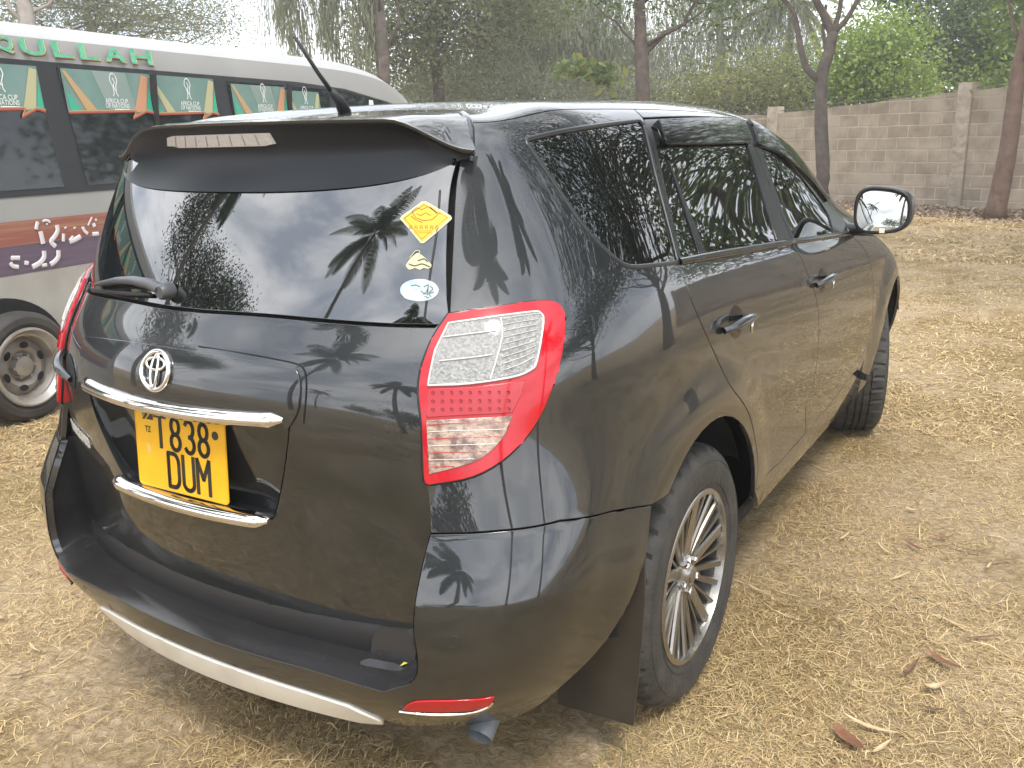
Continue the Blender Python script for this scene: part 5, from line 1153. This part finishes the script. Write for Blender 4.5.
palm('palm','palm whose fronds hang in the top of the rear window reflection',az(-119,9.0),8.7,(0,.6),19,2.6,None,'palm')
palm('palm','palm reflected in the shoulder of the rear bumper',az(166,12),6.2,(.5,0),17,2.0,None,'palm')
palm('palm','palm reflected in the pillar beside the rear window',az(133,8.5),8.6,(.2,.3),17,2.0,None,'palm')
palm('palm','palm reflected between lamp and side window',az(103,9),8.4,(0,.5),17,2.0,None,'palm')
palm('palm','distant coconut palm seen in the side mirror',(-2.0,-32,0),7.6,(.9,0),17,2.6,None,'palm')
tree('broadleaf_tree','distant dark trees low in the side mirror',(10.5,-30,0),[((10.5,-30,3),(3,3,2)),((5,-34,2.4),(2.6,2,1.4)),((14,-28,3),(2.5,2.5,2.2))],g_dark,barkd,n=5000,size=.35,asp=.6,crad=.6)
# ================================================================ BUS
BAZ=R(-8.8); Ob=np.array([-3.58,1.55,0]); ba=np.array([math.sin(BAZ),math.cos(BAZ),0]); bn=np.array([ba[1],-ba[0],0])
bus=empty('bus',tuple(Ob),math.atan2(ba[1],ba[0])); tag(bus,'white minibus with red and purple stripes and green window banners parked beside the SUV','bus')
# local frame: x along the bus, -y towards the car
def lean(z): return 0 if z<1.25 else (z-1.25)*.075
def LB(s,z,off=0): return (s,lean(z)-off,z)
whit=mat('bus_white',(.27,.27,.26),.5,0,0,bump=(5,.05,.02),noise=(2.2,(.30,.30,.29),.35,.7)); busglass=mat('bus_glass',(.012,.016,.018),.04,0,0,1.55); bframe=mat('bus_window_frame',(.020,.022,.025),.4)
def top(s):   # crown line and shoulder height
    e=max(0,(s-3.4)/2.0); c=2.36-.31*max(0,(s-3.9)/1.27)**3.2; return c,min(2.08-.19*e**2.0,c-.04)
ss=np.concatenate([np.linspace(-2.6,3.4,22),np.linspace(3.6,5.45,16)]); V=[];F=[]
def section(s):
    cz,sz=top(s); wide=1.95; pts=[]
    for z in (.34,.5,.72,.95,1.25,1.6,sz): pts.append((s,lean(z),z))
    y0=lean(sz); 
    for i in range(1,12):
        a=math.pi*i/12; yy=y0+(wide-2*y0)*(.5-.5*math.cos(a)); zz=sz+(cz-sz)*math.sin(a)**.62; pts.append((s,yy,zz))
    for z in (sz,1.6,1.25,.95,.72,.5,.34): pts.append((s,wide-lean(z),z))
    if s>4.6:
        k=(s-4.6)/.9; pts=[(p[0],.975+(p[1]-.975)*(1-.10*k*k),p[2]) for p in pts]
    return pts
def sideoff(s): return .975*.10*((s-4.6)/.9)**2 if s>4.6 else 0
secs=[section(s) for s in ss]; m_=len(secs[0])
for q in secs: V+=q
for i in range(len(ss)-1): F+=[(i*m_+j,i*m_+j+1,(i+1)*m_+j+1,(i+1)*m_+j) for j in range(m_-1)]
F+=[tuple(range(m_)),tuple((len(ss)-1)*m_+j for j in range(m_-1,-1,-1))]
bb_=mesh_obj('body',V,F,whit,bus); autosmooth(bb_,35)
def panel(name,poly,m,parent,off,th=.004,ds=.12):
    """flat piece on the bus side, densified so it follows the lean"""
    P=[]
    n=len(poly)
    for i in range(n):
        a=np.array(poly[i]); c=np.array(poly[(i+1)%n]); k=max(1,int(np.hypot(*(c-a))/ds))
        for j in range(k): P.append(a+(c-a)*j/k)
    pts=[Vector(p) for p in P]; e=[(i,(i+1)%len(pts)) for i in range(len(pts))]
    xs=[p[0] for p in P]; zs=[p[1] for p in P]; g=[(x,z) for x in np.arange(min(xs)+.05,max(xs),.14) for z in np.arange(min(zs)+.04,max(zs),.12)]
    g=np.array(g) if g else np.zeros((0,2)); PA=np.array(P)
    if len(g): k=inside(PA,g)&(segd(PA,g)>.03); pts+=[Vector(x) for x in g[k]]
    vo,eo,fo,_,_,_=delaunay_2d_cdt(pts,e,[],0,1e-6); vo=np.array([tuple(v) for v in vo]); fo=np.array([f for f in fo if len(f)==3]); fo=fo[inside(PA,vo[fo].mean(1))]
    V=[(x,lean(z)+sideoff(x)-off,z) for x,z in vo]; return mesh_obj(name,V,[tuple(f) for f in fo],m,parent)
# window band
band=[(-2.5,1.29)]+[(4.95,1.29)]+[(5.05,1.80),(4.85,1.915),(4.5,1.96),(3.94,2.03),(3.2,2.06),(-2.5,2.075)]
wb=panel('window_frame',band,bframe,bus,.005)
wins=[(-2.35,-.80,-.80),(-.68,.66,.70),(.80,2.21,2.27),(2.34,3.72,3.78),(3.86,4.88,4.95)]
film=mat('banner_green',(.125,.215,.19),.25,noise=(3,(.17,.265,.24),.4,.7)); filmr=mat('banner_glare_colour',(.24,.29,.275),.3,noise=(2,(.17,.25,.22),.4,.7)); crm=mat('banner_cream',(.40,.38,.22),.5); orn=mat('banner_orange',(.42,.28,.13),.5); ong=mat('banner_deep_orange',(.48,.25,.14),.5); redl=mat('banner_red',(.42,.085,.05),.5); blk=mat('banner_black',(.02,.02,.02),.5); wht=mat('banner_white',(.68,.72,.70),.5); grl=mat('banner_emerald',(.03,.36,.22),.5)
def tri(name,pts,m,par,off): return panel(name,pts,m,par,off)
def btext(s,x,z,size,m,par,off,sx=1.0,bold=.0):
    V,F=text_mesh(s,size,0,sx=sx,bold=bold); return mesh_obj('banner_lettering',[(x+v[0],lean(z)-off,z+v[1]) for v in V],F,m,par)
def banner(par,x0,x1,kind,zt,zb=1.775):
    w_=x1-x0; base=[(x0,zt),(x1,zt),(x1,zb),(x1-.10*w_,zb+.012),(x1-.28*w_,zb-.035),(x1-.22*w_,zb+.012),(x0,zb-.005)]
    f=panel('window_banner',base,film,par,.012)
    if kind=='r': panel('banner_glare',[(x0+.33*w_,zt-.003),(x0+.72*w_,zt-.003),(x0+.78*w_,zb+.02),(x0+.46*w_,zb+.02)],filmr,f,.0135)  # paler film colour paints a patch of glare onto the banner
    panel('banner_ray',[(x0+.005,zt-.01),(x0+.04*w_,zt-.01),(x0+.33*w_,zb+.005),(x0+.20*w_,zb+.005)],crm if kind!='r' else orn,f,.015)
    panel('banner_ray',[(x1-.09*w_,zt-.01),(x1-.01*w_,zt-.02),(x1-.10*w_,zb+.015),(x1-.25*w_,zb+.005)],crm if kind!='r' else ong,f,.015)
    panel('banner_ray',[(x0+.02*w_,zb+.13),(x0+.14*w_,zb+.005),(x0+.03*w_,zb+.005)],grl,f,.0145); panel('banner_ray',[(x1-.015*w_,zb+.17),(x1-.01*w_,zb+.02),(x1-.09*w_,zb+.015)],grl,f,.0145)
    zz=[(x0,zb-.005),(x1-.22*w_,zb+.012),(x1-.28*w_,zb-.035),(x1-.10*w_,zb+.012),(x1,zb)]
    mb=MB(); mb.tube([LB(a,b,.017) for a,b in zz],.0065,4,flat=.35,upv=(0,1,0)); mb.build('banner_edge',redl,f); mb=MB(); mb.tube([LB(a,b+.010,.019) for a,b in zz],.0035,4,flat=.35,upv=(0,1,0)); mb.build('banner_edge',orn,f)
    cx=x0+.56*w_
    for tx,zz_,sz in (('AFRICA CUP',zb+.075,.040),('OF NATIONS',zb+.045,.040)): btext(tx,cx,zz_,sz,wht,f,.0155,.85,.0006)
    mb=MB(); mb.tube([LB(cx-.03,zb+.022,.016),LB(cx+.10,zb+.022,.016)],.004,4,flat=.3,upv=(0,1,0)); mb.build('banner_small_print',wht,f)
    mb=MB()   # cup outline
    for pts in ([(-.022,.235),(-.030,.205),(-.012,.165),(-.010,.125),(-.022,.105)],[(.022,.235),(.030,.205),(.012,.165),(.010,.125),(.022,.105)],[(-.020,.238),(0,.25),(.020,.238)],[(-.004,.22),(.008,.195),(-.006,.17),(.004,.14)]): mb.tube([LB(cx+a,zb+b,.016) for a,b in pts],.0035,4,flat=.4,upv=(0,1,0))
    mb.build('banner_cup',wht,f)
for i,(a,b_,c) in enumerate(wins):
    zt=2.045 if i<3 else 2.03; zt2=zt if i<4 else 1.90
    poly=[(a+.02,1.33),(b_-.02 if i<4 else 4.86,1.33),(b_-.06,zt-.02 if i<3 else top(b_)[1]-.06),(a-.04,zt-.005 if i<4 else top(a)[1]-.05)] if i>0 else [(a,1.33),(b_,1.33),(b_,zt),(a,zt)]
    g=panel('window',poly,busglass,wb,.009)
    mb=MB(); mid=(a+b_)/2; mb.box((mid,lean(1.68)-.0,1.68),(.035,.03,.70),Matrix.Rotation(.075,3,'X')); 
    if i<4: mb.build('window_divider',bframe,wb)
    if i in (0,1): banner(g,a+.03,mid-.01,'g',zt-.01); banner(g,mid+.01,b_-.05,'g',zt-.01)
    if i==2: banner(g,a-.02,mid-.01+.0,'r',zt-.01); banner(g,mid-.01,b_-.06,'g',zt-.012)
    if i==3: banner(g,a,mid-.01,'r',zt-.02); banner(g,mid-.01,b_-.22,'g',zt-.045)
    if i==4: panel('window_banner',[(4.33,1.945),(4.40,1.94),(4.42,1.80),(4.36,1.79),(4.31,1.88)],wht,g,.012)
# stripes
def stripem(name,c1,c2):
    m=mat(name,c1,.35,0,.3); t=m.node_tree; n=t.nodes.new('ShaderNodeTexNoise'); mp=t.nodes.new('ShaderNodeMapping'); mp.inputs['Scale'].default_value=(.7,1,26); g=t.nodes.new('ShaderNodeTexCoord'); r=t.nodes.new('ShaderNodeValToRGB')
    r.color_ramp.elements[0].position=.42; r.color_ramp.elements[1].position=.66; r.color_ramp.elements[0].color=(*c1,1); r.color_ramp.elements[1].color=(*c2,1); n.inputs['Scale'].default_value=1.6
    t.links.new(g.outputs['Object'],mp.inputs[0]); t.links.new(mp.outputs[0],n.inputs[0]); t.links.new(n.outputs[0],r.inputs[0]); t.links.new(r.outputs[0],t.nodes['Principled BSDF'].inputs['Base Color']); return m
rs=stripem('stripe_red',(.26,.085,.065),(.34,.18,.11)); ps=stripem('stripe_purple',(.105,.075,.115),(.13,.095,.14))
panel('red_stripe',[(-2.4,1.01),(5.0,1.02),(5.0,1.14),(-2.4,1.16)],rs,bus,.004); panel('purple_stripe',[(-2.4,.85),(5.0,.84),(5.0,1.018),(-2.4,1.008)],ps,bus,.004)
grime=mat('bus_lower_grime',(.31,.295,.265),.5,noise=(4,(.38,.37,.34),.35,.7)); 
arch=[(.03+.47*math.cos(R(a)),.29+.42*math.sin(R(a))) for a in np.linspace(175,5,16)]
panel('skirt',[(-2.4,.36),(arch[0][0]-.0,.36)]+arch+[(.5,.36),(4.9,.36),(4.9,.838),(-2.4,.848)],grime,bus,.003)
# dark wheel opening, wheel
mb=MB(); mb.lathe([(.45,.004),(.45,.30),(.0001,.30)],40,'y',a0=0,a1=math.pi,centre=(.03,0,.34)); mb.lathe([(.45,.004),(.45,.30),(.0001,.30)],40,'y',a0=0,a1=math.pi,centre=(3.38,0,.34)); mb.V,mb.F=mb.V[:len(mb.V)//2],mb.F[:len(mb.F)//2]; mb.build('wheel_well',dark,bus,True)
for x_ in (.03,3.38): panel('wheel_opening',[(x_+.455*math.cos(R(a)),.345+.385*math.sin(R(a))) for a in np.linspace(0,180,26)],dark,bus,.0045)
wh=empty('wheel',(.12,-.088,.315)); wh.parent=bus
brub=mat('bus_tyre',(.030,.028,.026),.75,bump=(60,.3),noise=(5,(.060,.052,.043),.4,.75)); steel=mat('wheel_steel',(.40,.38,.35),.38,.6,noise=(9,(.22,.17,.13),.5,.75)); steeld=mat('wheel_steel_dirty',(.26,.235,.21),.5,.3,noise=(12,(.36,.33,.29),.45,.7))
mb=MB(); mb.lathe([(.225,-.03),(.232,-.012),(.26,-.028),(.295,-.024),(.315,-.008),(.327,.02),(.328,.16),(.30,.19)],72,'y'); autosmooth(mb.build('tyre',brub,wh),30)
mb=MB(); mb.lathe([(.236,-.020),(.232,-.034),(.222,-.036),(.216,-.026),(.206,-.010),(.198,.004),(.186,.008),(.178,.028),(.172,.075)],72,'y'); rm=autosmooth(mb.build('rim',steel,wh),25)
mb=MB(); mb.lathe([(.173,.075),(.15,.062),(.12,.040),(.095,.050),(.080,.070),(.062,.070),(.060,.03),(.045,.022),(.0001,.020)],64,'y'); dk=autosmooth(mb.build('wheel_disc',steeld,rm),30)
for k in range(6):
    a=2*math.pi*k/6+.35; mb=MB(); n=14
    mb.add([(.128*math.cos(a)+(.030*math.cos(q)*(-math.sin(a))+.019*math.sin(q)*math.cos(a)),.036,.128*math.sin(a)+(.030*math.cos(q)*math.cos(a)+.019*math.sin(q)*math.sin(a))) for q in np.linspace(0,6.283,n+1)[:-1]],[tuple(range(n))]); mb.build('hand_hole',dark,dk)
for k in range(6):
    a=2*math.pi*k/6; mb=MB(); mb.lathe([(.0001,.028),(.008,.028),(.009,.04),(.009,.07)],6,'y',centre=(.070*math.cos(a),0,.070*math.sin(a))); mb.build('wheel_nut',steel,dk)
w2_=copy_tree(wh,bus); w2_.location=(3.4,-.088,.315)
# roof lettering: QULLAH, green letters with yellow and red edges
edges=[(0,21),(25,53),(57,79),(83,105),(108,131),(134,158)]
def bus_s(px,py):
    d=fw*FOC+rt*(px-512)-up*(py-384); t_=((Ob-CAM)@bn)/(d@bn); P=CAM+d*t_; return (P-Ob)@ba,P[2]
lg=mat('letter_green',(.06,.34,.20),.45,noise=(20,(.16,.46,.30),.4,.7)); ly=mat('letter_yellow',(.66,.60,.16),.5); lrd=mat('letter_red',(.60,.14,.06),.5); ldk=mat('letter_shadow',(.10,.12,.08),.6)
sxs=[(bus_s(a,40)[0],bus_s(b,50)[0]) for a,b in edges]
def shoulder(s,h):      # point on the sloping shoulder above the window band
    return lean(2.08)+(.0 if h<0 else h*.9)
for ch,(a,b_) in zip('QULLAH',sxs):
    V,F=text_mesh(ch,.13,0,sx=1,bold=.003); x0=min(v[0] for v in V); x1=max(v[0] for v in V); h0=min(v[1] for v in V); h1=max(v[1] for v in V)
    for k,(m_2,dx,dz,off) in enumerate(((ldk,.014,-.012,.012),(lrd,.010,-.006,.014),(ly,.006,-.003,.016),(lg,0,0,.018))):
        VV=[]
        for v in V:
            u_=(v[0]-x0)/(x1-x0); h=(v[1]-h0)/(h1-h0); s=a+(b_-a)*.92*u_+dx; z=2.098+.092*h+dz; VV.append((s,lean(2.08)+.016*h-off-.004,z))
        mesh_obj('roof_letter' if k==3 else 'letter_edge',VV,F,m_2,bb_)
# brushed white characters on the stripes
lw_=mat('white_brush',(.62,.60,.62),.5)
def stroke(pts,w):
    mb=MB(); P=[bus_s(*q) for q in pts]; P=spl(P,4) if len(P)>2 else np.array(P); mb.tube([LB(s,z,.009) for s,z in P],w*.0085,6,flat=.3,upv=(0,1,0)); return mb.build('white_mark',lw_,bus)
k_=7.0
for pts,w in [([(245,205),(250,175),(258,155)],1.5),([(290,150),(310,142),(335,148),(340,160)],.9),([(315,165),(325,170)],.7),([(275,220),(285,260),(295,305)],1.9),([(390,175),(395,215),(375,255),(350,290),(380,325)],1.8),
   ([(448,190),(452,196)],1.2),([(512,190),(516,198)],1.2),([(437,235),(435,290)],1.4),([(480,290),(510,280),(555,255)],1.9),([(480,285),(505,255)],1.3),([(568,188),(585,218),(605,235)],1.3),([(635,120),(618,155),(608,178)],.7),([(660,130),(665,145)],1.0),([(645,165),(655,185)],1.5),([(640,238),(680,236)],1.6),
   ([(300,355),(300,400),(270,440),(220,468)],1.9),([(400,350),(400,395),(375,430),(345,450)],1.9),([(285,458),(320,452)],1.3),([(70,405),(130,405)],1.6),([(65,440),(85,462),(122,468)],1.5),([(165,438),(190,442)],1.5)]:
    stroke([(x/6.985,200+y/6.985) for x,y in pts],w)

# ---------------------------------------------------------------- haze
mb=MB(); mb.box((0,20,9.4),(150,150,21.0)); hz=mb.build('haze'); tag(hz,'thin pale haze over the yard that fades the far trees','haze',kind='stuff')
hm=bpy.data.materials.new('haze'); hm.use_nodes=True; t=hm.node_tree; t.nodes.clear(); o_=t.nodes.new('ShaderNodeOutputMaterial'); v_=t.nodes.new('ShaderNodeVolumePrincipled'); v_.inputs['Color'].default_value=(.95,.96,.97,1); v_.inputs['Density'].default_value=.0037; v_.inputs['Anisotropy'].default_value=.2; t.links.new(v_.outputs[0],o_.inputs['Volume']); hz.data.materials.append(hm)
